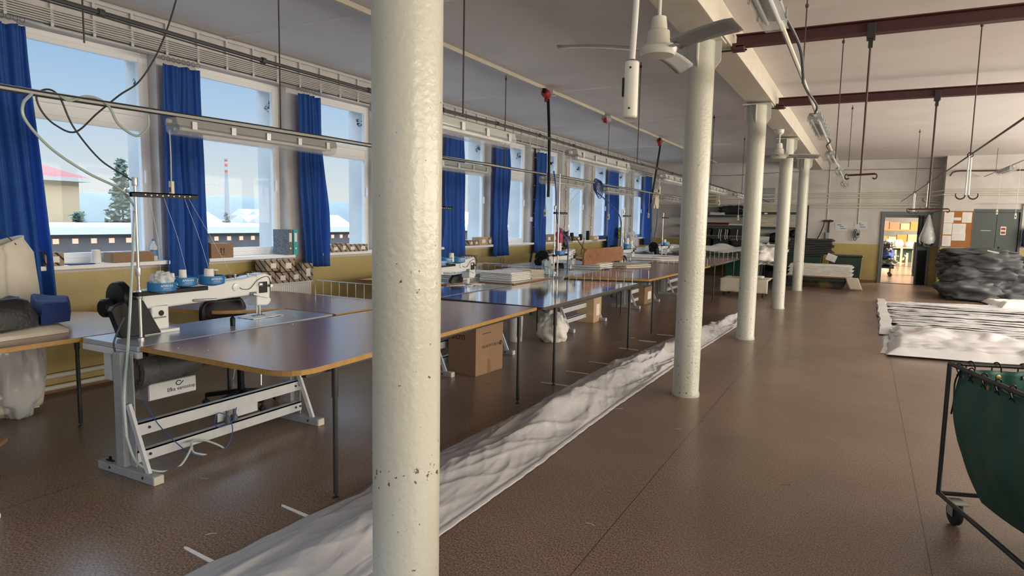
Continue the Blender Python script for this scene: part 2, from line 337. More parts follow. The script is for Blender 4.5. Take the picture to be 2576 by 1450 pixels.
# window wall with openings, reveals 0.52 deep
ZS, ZT = 1.13, 3.25
wl = MB(); y = YF
XO = -6.95
for k in range(-4, 11):
    y1 = R0 + PITCH_W * k; y0 = y1 - 1.24
    if y1 > YB - .3: break
    wl.box((XO, y, 0), (XL, y0, ZC)); wl.box((XO, y0, 0), (XL, y1, ZS)); wl.box((XO, y0, ZT), (XL, y1, ZC)); y = y1
wl.box((XO, y, 0), (XL, YB + .1, ZC))
struct('wall_left', wl, 'wall_left')
for k in range(-4, 11):
    y1 = R0 + PITCH_W * k; y0 = y1 - 1.24
    w = thing('window_%d' % (k + 5), kind='structure', loc=(-6.6, (y0 + y1) / 2, 0)); hw = .62
    f = MB()
    for a, b in (((-.035, -hw + .07, ZS + .03), (.035, hw - .07, ZS + .10)), ((-.035, -hw + .07, ZT - .07), (.035, hw - .07, ZT)), ((-.035, -hw, ZS), (.035, -hw + .07, ZT)), ((-.035, hw - .07, ZS), (.035, hw, ZT)), ((-.03, -hw + .07, 2.50), (.03, hw - .07, 2.64))): f.box(a, b)
    f.build('window_frame', 'frame', w, bevel=.004)
    for n_, z0, z1 in (('upper_sash', 2.62, ZT - .05), ('lower_sash', ZS + .08, 2.52)):
        g = MB()
        for a, b in (((0, -.51, z0), (.05, .51, z0 + .05)), ((0, -.51, z1 - .05), (.05, .51, z1)), ((0, -.56, z0), (.05, -.51, z1)), ((0, .51, z0), (.05, .56, z1))): g.box(a, b)
        s_ = g.build(n_, 'frame', w, bevel=.006)
        B((.018, -.52, z0 + .04), (.022, .52, z1 - .04)).build('pane', 'glass', s_)
    B((.052, .525, 1.95), (.085, .545, 2.08)).build('window_handle', 'frame', w)
    B((.035, -hw, 1.125), (.30, hw, 1.165)).build('window_sill', 'frame', w, bevel=.006)
    st = MB()                                                # flaking paint patch high on the outer reveal
    rr = random.Random(k)
    for _ in range(26):
        a, c, s2 = rr.gauss(-.13, .035), rr.gauss(3.02, .03), rr.uniform(.006, .02)
        st.add([(a - s2, hw - .003, c), (a, hw - .003, c + s2), (a + s2 * 1.3, hw - .003, c), (a, hw - .003, c - s2 * .8)], [(0, 1, 2, 3)])
    st.build('flaked_paint', 'dark_iron', w)
# other walls
bw = MB()
bw.box((XL, YB, 0), (.44, YB + .12, ZC)); bw.box((.44, YB, 2.08), (1.69, YB + .12, ZC)); bw.box((1.69, YB, 0), (XR, YB + .12, ZC))
struct('wall_back', bw, 'wall_back')
jw = MB(); jw.box((XJ, YJ, 0), (2.57, YB, ZC)); jw.box((3.64, YJ, 0), (XR, YB, ZC)); jw.box((2.57, YJ + .12, 0), (3.64, YB, 2.18)); jw.box((2.57, YJ, 2.33), (3.64, YB, ZC)); jw.box((2.57, YJ + .06, 2.17), (3.64, YB, 2.34))
struct('wall_jut', jw, 'wall_back').name = 'wall_right_of_door'
rw = MB(); edges = [YF, -3.4, 1.4, 2.6, 7.4, 8.6, 13.4, 14.6, 19.4, YB]
rw.box((XR, YF, 0), (XR + .2, YB, 1.2)); rw.box((XR, YF, 3.25), (XR + .2, YB, ZC))
for i in range(0, len(edges), 2): rw.box((XR, edges[i], 1.2), (XR + .2, edges[i + 1], 3.25))
struct('wall_right', rw, 'wall_back')
fw = MB(); fw.box((XL, YF - .2, 0), (XR, YF, 1.2)); fw.box((XL, YF - .2, 3.25), (XR, YF, ZC)); fw.box((XL, YF - .2, 1.2), (-5.6, YF, 3.25)); fw.box((2.6, YF - .2, 1.2), (XR, YF, 3.25))
struct('wall_front', fw, 'wall_back')
struct('baseboard_left', B((XL, YF, 0), (XL + .012, YB, .07)), 'edge_wood')
struct('baseboard_back', B((-1.2, YB - .012, 0), (.44, YB, .07)), 'edge_wood')
struct('baseboard_right', B((XJ, YJ - .012, 0), (2.57, YJ, .07)), 'edge_wood')
# door to the store room: steel frame, open leaf folded back inside a lobby, store room beyond
d1 = thing('door_1', kind='structure', loc=(1.06, YB, 0))
fr = MB(); fr.box((-.64, -.05, 0), (-.54, .14, 2.1)); fr.box((.56, -.05, 0), (.63, .14, 2.1)); fr.box((-.54, -.05, 2.0), (.56, .14, 2.1)); fr.build('door_frame', 'door_grey', d1, bevel=.004)
fr = MB(); fr.box((-.54, .02, 1.93), (.56, .06, 2.0)); fr.box((.29, .02, 0), (.56, .06, 1.95)); fr.build('fixed_leaf', 'door_grey', d1)
B((.34, -.02, .0), (.56, .02, 1.0)).build('dark_panel', 'black_plastic', d1)
B((-.54, -.05, 0), (.56, .14, .012)).build('threshold', 'black_steel', d1)
struct('floor_store', B((-3.5, YB + .1, -.12), (6.5, 42, -.001)), 'store_floor')
struct('ceiling_store', B((-3.5, YB + .1, 3.4), (6.5, 42, 3.6)), 'ceiling')
struct('wall_store_left', B((-3.6, YB + .1, 0), (-3.5, 42, 3.6)), 'white_paint')
struct('wall_store_back', B((-3.5, 42, 0), (6.5, 42.1, 3.6)), 'white_paint')
sw = MB(); sw.box((6.5, YB + .1, 0), (6.7, 24.5, 3.6)); sw.box((6.5, 33.5, 0), (6.7, 42, 3.6)); sw.box((6.5, 24.5, 0), (6.7, 33.5, 1.2)); sw.box((6.5, 24.5, 3.5), (6.7, 33.5, 3.6)); struct('wall_store_right', sw, 'white_paint')
# second opening in the store room
struct('trim_9', B((-3.5, 32.45, -.001), (6.5, 32.52, .006)), 'black_steel')
# double steel door in the jutting wall
d2 = thing('door_2', kind='structure', loc=(3.10, YJ, 0))
fr = MB(); fr.box((-.53, .0, 0), (-.48, .1, 2.18)); fr.box((.49, 0, 0), (.54, .1, 2.18)); fr.box((-.48, 0, 2.1), (.49, .1, 2.18)); fr.build('door_frame', 'door_green', d2, bevel=.003)
for s_, nm in ((-1, 'door_leaf'), (1, 'door_leaf')):
    lf = B((min(0, s_ * .48) + .004, .045, .02), (max(0, s_ * .48) - .004, .085, 2.1)).build(nm, 'door_green', d2, bevel=.004)
    if s_ > 0: B((.08, .03, 1.05), (.11, .045, 1.18)).build('door_handle', 'black_plastic', lf)
B((-.33, .03, 1.60), (.09 - .2, .045, 1.612)).build('door_label', 'paper', d2)
wsn = B((.10, .036, 1.50), (.22, .045, 1.72)).build('warning_sign', 'paper', d2)
for z in (1.66, 1.56): B((.115, .032, z - .03), (.205, .0365, z + .03)).build('warning_print', 'red', wsn)

# columns
def column(y, label, bx=-1.42):
    c = thing('column', label, 'column', (bx, y, 0), group=None)
    pr = [(.130, 0), (.130, .03), (.122, .045), (.121, 1.2), (.122, 2.2), (.121, 3.30)]
    MB().lathe(pr, n=40).build('shaft', M['cream_col'], c, smooth=True)
    B((-.19, -.14, 3.295), (.19, .14, 3.312)).build('cap_plate', 'cream', c, bevel=.003)
    for k in range(4):
        a = k * PI / 2 + PI / 4 * 0
        g = MB().prismx([(.115, 3.295), (.175, 3.295), (.175, 3.12), (.115, 3.04)], -.006, .006).build('gusset', 'cream', c)
        g.rotation_euler = (0, 0, a)
    return c
cm = mat('cream_column_paint', (.58, .58, .50), .3, bump=.3, bscale=40); t = cm.node_tree; b_ = t.nodes['Principled BSDF']; L = t.links.new
g = N(t, 'ShaderNodeNewGeometry'); s = N(t, 'ShaderNodeSeparateXYZ'); L(g.outputs['Position'], s.inputs[0])
n1 = N(t, 'ShaderNodeTexNoise', Scale=48.0, Detail=6.0); L(g.outputs['Position'], n1.inputs['Vector'])
zb = N(t, 'ShaderNodeValToRGB'); zb.color_ramp.elements[0].color = (1, 1, 1, 1)
zr = N(t, 'ShaderNodeMath', operation='MULTIPLY'); zr.inputs[1].default_value = .5; L(s.outputs[2], zr.inputs[0]); L(zr.outputs[0], zb.inputs[0])
e = zb.color_ramp.elements; e[0].position = 0; e[0].color = (.075,) * 3 + (1,); e[1].position = 1; e[1].color = (0, 0, 0, 1)
for p, v in ((.09, .04), (.17, .075), (.2, .02), (.35, .01), (.372, .10), (.40, .02), (.6, .008)):
    q = e.new(p); q.color = (v, v, v, 1)
ad = N(t, 'ShaderNodeMath', operation='ADD'); L(n1.outputs[0], ad.inputs[0]); L(zb.outputs[0], ad.inputs[1])
gt = N(t, 'ShaderNodeMath', operation='GREATER_THAN'); gt.inputs[1].default_value = .715; L(ad.outputs[0], gt.inputs[0])
mx = N(t, 'ShaderNodeMix', data_type='RGBA'); mx.inputs['A'].default_value = (.50, .50, .43, 1); mx.inputs['B'].default_value = (.10, .08, .06, 1); L(gt.outputs[0], mx.inputs['Factor']); L(mx.outputs['Result'], b_.inputs['Base Color'])
M['cream_col'] = cm
column(1.87, 'nearest cream round column, wide in front of the tables')
column(6.27, 'cream round column beside the plastic film, second from the viewer')
column(9.87, 'cream round column in the middle of the row, right of the film end')
column(13.90, 'slim looking cream column just behind the rear ceiling fan')
column(18.09, 'farthest cream round column beside the white sheet pallet')

# long pipes, cables and trays -------------------------------------------------------------
def straps_run():
    t = thing('cable_support_rack', 'pale steel cable rack with upright straps along the top of the window wall', 'cable rack', (XL, 0, 0))
    B((.0, 1.5, 3.565), (.03, 22, 3.59)).build('top_angle', 'light_steel', t)
    B((.0, 1.5, 3.27), (.012, 22, 3.285)).build('lower_rail', 'cable_dark', t)
    pr = None
    for i in range(54):
        y = 1.9 + .36 * i if i < 16 else 7.3 + .36 * (i - 15)
        if y > 21.9: break
        if pr is None:
            pr = MB().box((.02, -.012, 3.26), (.032, .012, 3.57)).build('upright_strap', 'light_steel', t); pr.location = (0, y, 0)
        else:
            c = pr.copy(); COL.objects.link(c); c.parent = t; c.location = (0, y, 0)
straps_run()
for i in range(6):
    z = 3.300 + .021 * i
    pts = [(XL + .042 + .004 * nz(q, i), 1.6 + q * .4, z + .006 * nz(q * .9, i * 3)) for q in range(50)]
    tag(MB().tube(pts, .0065, 6).build('wall_cable', 'cable_white', smooth=True), 'pale cable clipped along the window wall above the curtains, one of six in parallel', 'cable', 'six parallel pale cables above the windows')
def heat_pipe(z, lab): tag(MB().tube([(XL + .07, YF, z), (XL + .07, 21.9, z)], .024, 10).build('heating_pipe', 'socket', smooth=True), lab, 'pipe')
heat_pipe(.165, 'upper cream heating pipe low on the yellow window wall'); heat_pipe(.06, 'lower cream heating pipe just above the floor by the window wall')
for z, x0, x1, lab, m_ in ((2.60, -6.3, 1.82, 'topmost pale pipe across the back wall', 0), (2.49, -6.3, 1.8, 'second pale pipe from the top across the back wall', 0), (2.315, -6.3, 1.45, 'third pale pipe from the top on the back wall, bent up near the door', 1), (2.225, -6.3, 1.56, 'lowest pale pipe above the back wall doorway, bent up at its end', 1)):
    pts = [(x0, YB - .08, z - .02), (x1, YB - .08, z)]
    pts = cat([(x0, YB - .08, z - .03), (x1 - .1, YB - .08, z), (x1, YB - .08, z + .1), (x1, YB - .08, 2.49 if m_ else 2.6)], 6) if m_ else [(x0, YB - .08, z - .06), (x1 - .3, YB - .08, z + .04), (x1 + .05, YJ - .06, z + .08), (4.6, YJ - .06, z + .08)]
    tag(MB().tube(pts, .022, 8).build('wall_pipe', 'socket', smooth=True), lab, 'pipe')
for x, z0, z1, lab in ((-1.02, 1.85, 3.6, 'thin upright conduit down the back wall left of the valve'), (-.18, 1.72, 3.45, 'upright conduit down the back wall to the grey socket')):
    tag(MB().tube([(x, YB - .02, z0), (x, YB - .02, z1)], .012, 8).build('wall_conduit', 'socket', smooth=True), lab, 'conduit')
tag(MB().tube([(XL, YB - .03, 3.30), (-4, YB - .03, 3.20), (-2.4, YB - .03, 3.28), (-1.6, YB - .03, 3.3)], .006, 6).build('sagging_cable', 'cable_dark'), 'thin sagging cable across the back wall left of the beam', 'cable')
tag(MB().tube([(-1.2, YB - .03, 3.32), (1.8, YB - .03, 3.33)], .006, 6).build('wall_cable', 'cable_dark'), 'straight dark cable across the top of the back wall right of the beam', 'cable')
# ceiling conduit with sockets and red hose reels over the tables
t = thing('ceiling_trunking', 'white trunking under the left ceiling with steel end joints', 'trunking', (-4.3, 0, 0))
for a, b in ((1.0, 8.95), (9.2, 11.45), (11.75, 15.0), (15.25, 21.8)):
    B((-.03, a, ZC - .05), (.03, b, ZC)).build('trunking_length', 'beam', t, bevel=.004)
def reel(y, lab, hose):
    t = thing('ceiling_power_outlet', lab, 'ceiling outlet', (-4.28, y, ZC - .05), rz=.25)
    MB().lathe([(.03, -.13), (.06, -.11), (.065, .0), (.05, .10), (.03, .14)], (0, 0, -.05), 'y', 16).build('red_housing', 'red', t, smooth=True)
    MB().tube([(.07 + .055 * math.cos(a * PI / 8), .1 + .07 * math.sin(a * PI / 8), -.05 + .02 * math.sin(a * PI / 8)) for a in range(17)], .007, 6).build('cable_loop', 'cable_white', t, smooth=True)
    B((-.02, -.2, -.06), (.02, -.12, -.0)).build('black_clamp', 'black_plastic', t)
    MB().lathe([(.025, -.16), (.035, -.15), (.035, -.1), (.02, -.08)], (0, .02, 0), 'z', 14).build('red_socket', 'red', t, smooth=True)
    return t
reel(9.0, 'nearer red power outlet on the ceiling trunking with a black hose', 0)
reel(15.1, 'farther red power outlet on the ceiling trunking', 0)
tag(MB().tube(cat([(-4.26, 9.02, 3.44), (-4.22, 9.0, 2.9), (-4.2, 8.98, 2.3), (-4.2, 8.98, 2.0)]), .022, 10).build('drop_hose', 'black_plastic', smooth=True), 'thick black drop hose hanging from the nearer red ceiling outlet', 'hose')
tag(MB().tube(cat([(-4.26, 15.12, 3.44), (-4.32, 15.1, 2.9), (-4.42, 15.1, 2.2), (-4.5, 15.1, 1.9)]), .022, 10).build('drop_hose', 'black_plastic', smooth=True), 'thick black drop hose hanging from the farther red ceiling outlet', 'hose')
t = thing('ceiling_socket', 'grey three-phase socket with a red face on the ceiling trunking', 'socket', (-4.3, 11.6, ZC - .05))
MB().lathe([(.06, .14), (.075, .1), (.075, -.04), (.05, -.1)], (0, 0, -.04), 'y', 16).build('socket_body', 'grey_steel', t, smooth=True)
MB().lathe([(.045, -.05), (.045, .0)], (.05, -.09, -.08), 'x', 14).build('red_face', 'red', t, smooth=True)

# fluorescent fittings -------------------------------------------------------------
def lamp(L_=1.6, wide=.075):
    t = thing('strip_light', 'x', 'strip light')
    prof = [(-wide, -.01), (-wide * .8, .045), (wide * .8, .045), (wide, -.01)]
    mb = MB(); n = 4
    mb.add([(x, -L_ / 2, z) for x, z in prof] + [(x, L_ / 2, z) for x, z in prof], [(0, 1, 2, 3), (7, 6, 5, 4)] + [(i, (i + 1) % n, n + (i + 1) % n, n + i) for i in range(n)])
    mb.build('lamp_housing', 'lamp_grey', t, bevel=.006)
    pr = [(-wide, -.01), (-wide * .95, -.045), (-wide * .6, -.075), (wide * .6, -.075), (wide * .95, -.045), (wide, -.01)]; n = 6; mb = MB()
    mb.add([(x, -L_ / 2 + .01, z) for x, z in pr] + [(x, L_ / 2 - .01, z) for x, z in pr], [tuple(range(n)), tuple(reversed(range(n, 2 * n)))] + [(i, i + 1, n + i + 1, n + i) for i in range(n - 1)])
    mb.build('clear_cover', 'diffuser', t, smooth=True)
    for s_ in (-1, 1): MB().tube([(s_ * wide * .45, -L_ / 2 + .05, -.03), (s_ * wide * .45, L_ / 2 - .05, -.03)], .013, 10).build('tube', 'tube_off', t, smooth=True)
    for i in range(5):
        for s_ in (-1, 1):
            y = (-.42 + .21 * i) * L_; B((s_ * (wide + .001), y - .02, -.03), (s_ * (wide + .009), y + .02, .025)).build('clip', 'zinc', t)
    MB().lathe([(.016, -.03), (.016, 0)], (0, -L_ / 2, .015), 'y', 12).build('cable_gland', 'socket', t)
    return t
M['lamp_grey'] = mat('grey_lamp_housing', (.34, .36, .35), .45)
M['tube_off'] = mat('unlit_tube', (.7, .7, .68), .4)
l0 = lamp()
used = [0]
def put_lamp(x, y, z, label, rz=0, group=None, sc=1):
    o = l0 if not used[0] else dup(l0); used[0] = 1
    o.scale = (sc, sc, sc)
    return place(o, (x, y, z), rz, label, group)
Z1 = 2.285
put_lamp(-4.4, 3.85, Z1, 'nearest clear covered strip light, hanging before the second and third curtains')
put_lamp(-4.4, 6.7, Z1, 'strip light under the left hanging pipe just right of the nearest column')
put_lamp(-4.4, 10.0, Z1, 'strip light with a long white pull cord under the left hanging pipe')
put_lamp(-4.4, 12.7, Z1 - .03, 'strip light right of the coiled blue hose under the left hanging pipe')
put_lamp(-4.4, 16.7, Z1 - .04, 'farthest faint strip light under the left hanging pipe')
put_lamp(-2.55, 3.88, Z1, 'big strip light on the right hanging pipe partly behind the nearest column')
put_lamp(-2.55, 6.75, Z1 + .01, 'strip light on the right hanging pipe before the fifth pier')
put_lamp(-2.55, 9.95, Z1, 'strip light on the right hanging pipe at the second column')
put_lamp(-2.55, 13.0, Z1, 'small strip light between the second and third columns')
put_lamp(-2.55, 15.9, Z1, 'tiny strip light at the far end of the right hanging pipe')
for i, (y, z, lab) in enumerate(((3.55, 2.88, 'large strip light at the top edge of the picture beside the beam'), (8.85, 2.84, 'strip light hung end-on right of the beam above the rear fan'), (12.6, 2.80, 'third end-on strip light in the row right of the beam'), (16.3, 2.83, 'fourth end-on strip light in the row right of the beam'), (20.4, 2.79, 'farthest end-on strip light before the back wall'))):
    put_lamp(-.56, y, z, lab)
lp = ony(2532, 428, 18.4); put_lamp(lp.x, lp.y, lp.z, 'strip light hanging before the double door at the right edge')
t = thing('light_row_pipe', 'pipe carrying the strip light before the double door', 'hanging pipe', (lp.x, 0, lp.z + .06))
MB().tube([(0, 8, 0), (0, 21.5, 0)], .014, 8).build('pipe', 'socket', t)
for y in (9, 14, 19.8): MB().tube([(0, y, 0), (0, y, ZC - lp.z - .06)], .005, 6).build('hanger', 'rope_brown', t)
def bezier_cable(name, pts, r, m, label, cat_='cable', group=None, n=8):
    return tag(MB().tube(cat(pts), r, n).build(name, m, smooth=True), label, cat_, group)
def pipe_run(x, z, lab, mat_='cable_white', r=.017):
    t = thing('hanging_pipe', lab, 'hanging pipe', (x, 0, z))
    pts = [(.004 * nz(q, x), -1.5 + q * .75, .02 * nz(q * .4, x, 5) - max(0, q * .75 - 12) * .005) for q in range(31)]
    MB().tube(pts, r, 8).build('pipe', mat_, t, smooth=True)
    thin_ = mat_ != 'cable_white'
    if thin_:
        for i in range(1, 30): MB().lathe([(.015, -.01), (.015, .01)], pts[i], 'y', 8).build('cable_tie', 'cable_dark', t)
    MB().tube([(p[0] + .016, p[1], p[2] - .018 + .010 * nz(p[1] * 2, 4)) for p in pts], .0035 if thin_ else .006, 6).build('strapped_cable', 'cable_dark', t, smooth=True)
    if not thin_: MB().tube([(p[0] + .028, p[1], p[2] + .008 + .014 * nz(p[1] * 2.3, 7)) for p in pts], .005, 6).build('strapped_cable', 'cable_dark', t, smooth=True)
    return t
pipe_run(-4.4, 2.36, 'left hanging pipe carrying cables and strip lights over the sewing machines')
pipe_run(-2.55, 2.385, 'dark bundled pipe carrying the right row of strip lights over the table edges', 'cable_dark', .009)
rods = [(-4.4, 4.05, 2.36, 'hanger rod to the ceiling over the nearest strip light'), (-4.45, 8.06, 2.36, 'hanger rod of the left pipe just left of the red outlet'), (-2.55, 4.0, 2.37, 'hanger rod beside the nearest column'), (-2.56, 8.07, 2.37, 'hanger rod of the right pipe left of the second column'), (-2.53, 12.4, 2.32, 'hanger rod of the right pipe between second and third columns'), (-2.52, 15.76, 2.34, 'hanger rod of the right pipe touching the third column'), (-4.42, 12.1, 2.33, 'thin hanger rod of the left pipe by the coiled hose'), (-.57, 6.45, 2.90, 'hanger rod right of the beam at the nearer maroon rail'), (-.32, 7.83, 2.36, 'thin hanger rod dropping from the ceiling between the maroon rails'), (-.30, 12.22, 2.62, 'faint hanger rod behind the farther maroon rail'), (.85, 12.29, 2.35, 'thin rod above the doorway, left of the pair'), (.85, 15.63, 2.35, 'thin rod farther back above the doorway'), (.85, 7.71, 2.35, 'long thin rod from the ceiling down to the large white hook')]
for x, y, z, lab in rods:
    t = thing('hanger_rod', lab, 'rod', (x, y, z))
    MB().tube([(0, 0, 0), (0, 0, ZC - z)], .006, 6).build('rod', 'rope_brown', t)
    MB().lathe([(.004, -.02), (.014, -.012), (.014, .012), (.004, .02)], (0, 0, ZC - z - .05), 'z', 8).build('eye_bolt', 'rope_brown', t)
# cables tying the row of lights right of the beam
tag(MB().tube([(-.56, 1.5, 2.95), (-.56, 4.35, 2.94), (-.565, 8.0, 2.92), (-.56, 11.7, 2.88), (-.56, 15.4, 2.88), (-.57, 21.2, 2.84)], .017, 8).build('light_row_pipe', 'socket', smooth=True), 'pale pipe tying together the end-on strip lights right of the beam', 'hanging pipe')
bezier_cable('light_row_cable', [(-.52, 4.35, 2.93), (-.47, 5.0, 2.86), (-.52, 5.9, 2.87), (-.56, 6.6, 2.90), (-.5, 7.3, 2.84), (-.56, 8.0, 2.87)], .012, 'cable_dark', 'thick dark cable looping between the two nearest end-on strip lights')
bezier_cable('light_row_cable', [(-.54, 9.7, 2.85), (-.5, 10.3, 2.83), (-.58, 11, 2.84), (-.56, 11.8, 2.83)], .011, 'cable_dark', 'dark cable looping between second and third end-on strip lights')
# coil of white cable lengths round the pipe near the second column

# ceiling fans -------------------------------------------------------------
def fan(x, y, z0, drop, rot, label):
    t = thing('ceiling_fan', label, 'ceiling fan', (x, y, z0), rot)
    MB().lathe([(.03, -.09), (.065, -.06), (.07, 0)], n=24).build('canopy', 'fan', t, smooth=True)
    MB().tube([(0, 0, -.05), (0, 0, -drop + .1)], .014, 12).build('down_rod', 'fan', t, smooth=True)
    MB().lathe([(.085, -drop - .01), (.078, -drop + .09), (.062, -drop + .10), (.05, -drop + .19), (.03, -drop + .195)], n=28).build('motor_neck', 'fan', t, smooth=True)
    MB().lathe([(.05, -drop - .085), (.115, -drop - .08), (.128, -drop - .065), (.135, -drop - .03), (.12, -drop - .01), (.05, -drop)], n=32).build('motor_housing', 'fan', t, smooth=True)
    for k in range(3):
        b = MB().grid(lambda u, v: (.17 + u * .56, (v - .5) * (.10 + .05 * u) * (1 if u < .93 else .75), -drop - .035 - (v - .5) * .055 + .012 * math.sin(u * 3)), 10, 4).build('blade', 'fan_blade', t, smooth=True, solid=.004)
        b.rotation_euler = (0, 0, k * 2 * PI / 3)
        B((.1, -.018, -drop - .045), (.2, .018, -drop - .035)).build('blade_bracket', 'fan_blade', b)
    return t
fan(-1.40, 4.80, 3.34, .41, math.radians(88), 'nearer cream ceiling fan with three grey blades')
fan(-1.44, 12.75, 3.34, .43, math.radians(28), 'farther small cream ceiling fan before the fourth column')
# hanging pendant switch near the camera and pull cords
def pull(x, y, ztop, zbot, label, big=1.0):
    t = thing('pull_switch', label, 'pull switch', (x, y, 0))
    MB().tube([(0, 0, ztop), (.004, 0, (ztop + zbot) / 2), (0, 0, zbot)], .004 * big, 8).build('cord', 'cable_white', t, smooth=True)
    s_ = B((-.018 * big, -.012 * big, zbot - .11 * big), (.018 * big, .012 * big, zbot)).build('switch_body', 'socket', t, bevel=.004 * big)
    B((-.007 * big, -.014 * big, zbot - .08 * big), (.007 * big, -.0121 * big, zbot - .045 * big)).build('button', 'ink', s_)
t = thing('pendant_switch', 'cream pendant switch on a thick cord close to the viewer', 'pendant switch', (-.60, 1.81, 0), rz=.1)
MB().tube(cat([(.0, 0, ZC), (.0, 0, 2.6), (.006, 0, 2.3), (.0, 0, 2.10)]), .0085, 12).build('cord', 'cable_white', t, smooth=True)
ps = MB().prism([(.019 * math.cos(a * PI / 8) * (1.05), .017 * math.sin(a * PI / 8)) for a in range(16)], 1.94, 2.095).build('switch_body', 'socket', t, smooth=True, bevel=.005)
B((-.024, -.008, 2.0), (-.0195, .008, 2.05)).build('rocker', 'black_plastic', ps)
for z in (1.965, 2.075): MB().lathe([(.003, -.0185), (.003, -.0165)], (0, 0, z), 'y', 8).build('screw', 'ink', ps)
pull(-4.37, 9.24, 2.25, 1.82, 'white pull switch under the third hanging strip light')
pull(-4.37, 12.1, 2.22, 1.80, 'white pull switch before the far curtain')
pull(-4.38, 14.8, 2.33, 1.86, 'white pull switch before the last curtain')
pull(-2.6, 9.25, 2.3, 2.16, 'short white pull switch left of the second column')
pull(-2.6, 13.6, 2.3, 2.13, 'short white pull switch between second and third columns')
pull(-2.6, 15.95, 2.3, 1.85, 'long white pull switch left of the third column')
pull(lp.x - .03, 18.9, lp.z, 2.10, 'cream pull cord before the double door')
pull(lp.x, 16.9, lp.z + .06, 1.98, 'cream pull cord at the right edge by the double door')
pull(-4.42, 3.05, 2.24, 1.88, 'small white pull switch before the second curtain')
# maroon crane rails with trolleys and hook bars
def rail(y, label):
    t = thing('crane_rail', label, 'rail', (0, y, 0))
    pr = [(-.05, 3.335), (.05, 3.335), (.05, 3.345), (.006, 3.35), (.006, 3.435), (.05, 3.44), (.05, 3.45), (-.05, 3.45), (-.05, 3.44), (-.006, 3.435), (-.006, 3.35), (-.05, 3.345)]
    MB().prismx(pr, -1.2, 7.4).build('i_beam', 'maroon', t)
    MB().prismx([(-.05, 3.30), (.05, 3.30), (.05, 3.37), (-.05, 3.37)], -1.24, -1.12).build('beam_clamp', 'maroon', t, bevel=.006)
    MB().tube([(-1.62, 0, 3.32), (-1.1, 0, 3.31)], .008, 8).build('tie_bar', 'black_steel', t)
    return t
rail(6.74, 'nearer maroon crane rail crossing below the right ceiling')
rail(10.25, 'farther maroon crane rail crossing below the right ceiling')
def trolley(x, y, zbar, label, half=.36):
    t = thing('hook_trolley', label, 'trolley', (x, y, 0))
    MB().box((-.035, -.055, 3.29), (.035, .055, 3.42)).build('trolley_body', 'black_steel', t, bevel=.004)
    B((-.018, -.018, 3.22), (.018, .018, 3.29)).build('shackle', 'black_steel', t)
    MB().tube([(0, 0, 3.25), (0, 0, zbar)], .009, 8).build('drop_rod', 'maroon', t)
    MB().tube([(-half, 0, zbar - .01), (half, 0, zbar)], .009, 8).build('hook_bar', 'maroon', t)
    for s_ in (-1, 1):
        MB().tube([(s_ * half + s_ * .018 * math.sin(a * PI / 6), 0, zbar - .022 + .022 * math.cos(a * PI / 6)) for a in range(9)], .007, 6).build('hook', 'maroon', t, smooth=True)
trolley(-.06, 6.74, 2.12, 'nearer trolley with a maroon hook bar hanging low', .11)
trolley(.72, 10.25, 1.9, 'farther trolley with a maroon hook bar above the doorway', .22)
# slanting steel wire with white hooks at the right
bezier_cable('slanting_wire', [(.85, 21.3, 2.36), (.85, 15, 2.36), (.85, 9, 2.355), (.85, 3.4, 2.36)], .008, 'black_steel', 'long black wire strung along the aisle above the doorway, rising to the right edge')
for q, lab, s_ in ((Vector((.85, 7.71, 2.30)), 'large white double hook hanging on the aisle wire', .78), (Vector((.85, 12.29, 2.30)), 'small white hook hanging on the aisle wire', .78), (Vector((.85, 15.63, 2.30)), 'smallest white hook far down the aisle wire', .78)):
    t = thing('hanging_hook', lab, 'hook', q)
    t.scale = (s_, s_, s_)
    for d in (-1, 1):
        MB().tube(cat([(d * .012, 0, .06), (d * .014, 0, -.2), (d * .016, 0, -.42)]), .009, 8).build('hook_shank', 'frame', t, smooth=True)
        MB().tube([(d * (.016 + .05) - d * .05 * math.cos(a * PI / 8), 0, -.42 - .05 * math.sin(a * PI / 8)) for a in range(10)], .008, 8).build('hook_tip', 'black_steel', t, smooth=True)
    MB().tube([(.03 * math.cos(a * PI / 6), .01 * math.sin(a), .07 + .03 * math.sin(a * PI / 6)) for a in range(13)], .006, 6).build('ring', 'black_steel', t, smooth=True)
bezier_cable('wall_bar', [tuple(ony(2389, 443, YJ - .1)), tuple(ony(2407, 431, YJ - .1)), tuple(ony(2480, 430, YJ - .1)), tuple(ony(2576, 428, YJ - .1))], .02, 'maroon', 'dark bar fixed across the wall above the notice board', 'bar')

# ================================================================ OUTDOORS beyond the windows
GZ = -7.0
tag(B((-900, -400, GZ - 1), (-11, 900, GZ)).build('snowy_ground', 'snow_ground'), kind='structure').name = 'ground'
o = thing('factory_hall', 'long low dark building with a snowy roof edge and small lit windows outside', 'building', (-30, 0, 0))
B((-12, -10, GZ), (0, 130, .66)).build('wall', 'dark_wall', o)
B((-12.3, -10.6, .66), (.35, 130.6, .98)).build('snowy_roof', 'snow', o)
for i in range(46):
    y = 13.0 + i * .78 * (1 + 0 * i)
    w_ = B((0, y - .12, .26), (.03, y + .12, .48)).build('lit_window', 'lit', o) if i == 0 else None
    if w_ is None:
        w_ = first_w.copy(); COL.objects.link(w_); w_.parent = o; w_.location = (0, i * .78, 0)
    else: first_w = w_
o = thing('tan_building', 'big sunlit tan building with a red hipped roof outside the first window', 'building', (-46.5, 16, 0))
B((-14, -14, GZ), (0, 9.4, 3.6)).build('wall', 'tan', o)
B((-14.5, -14.5, 3.6), (.6, 9.9, 3.85)).build('eaves', 'far_house', o)
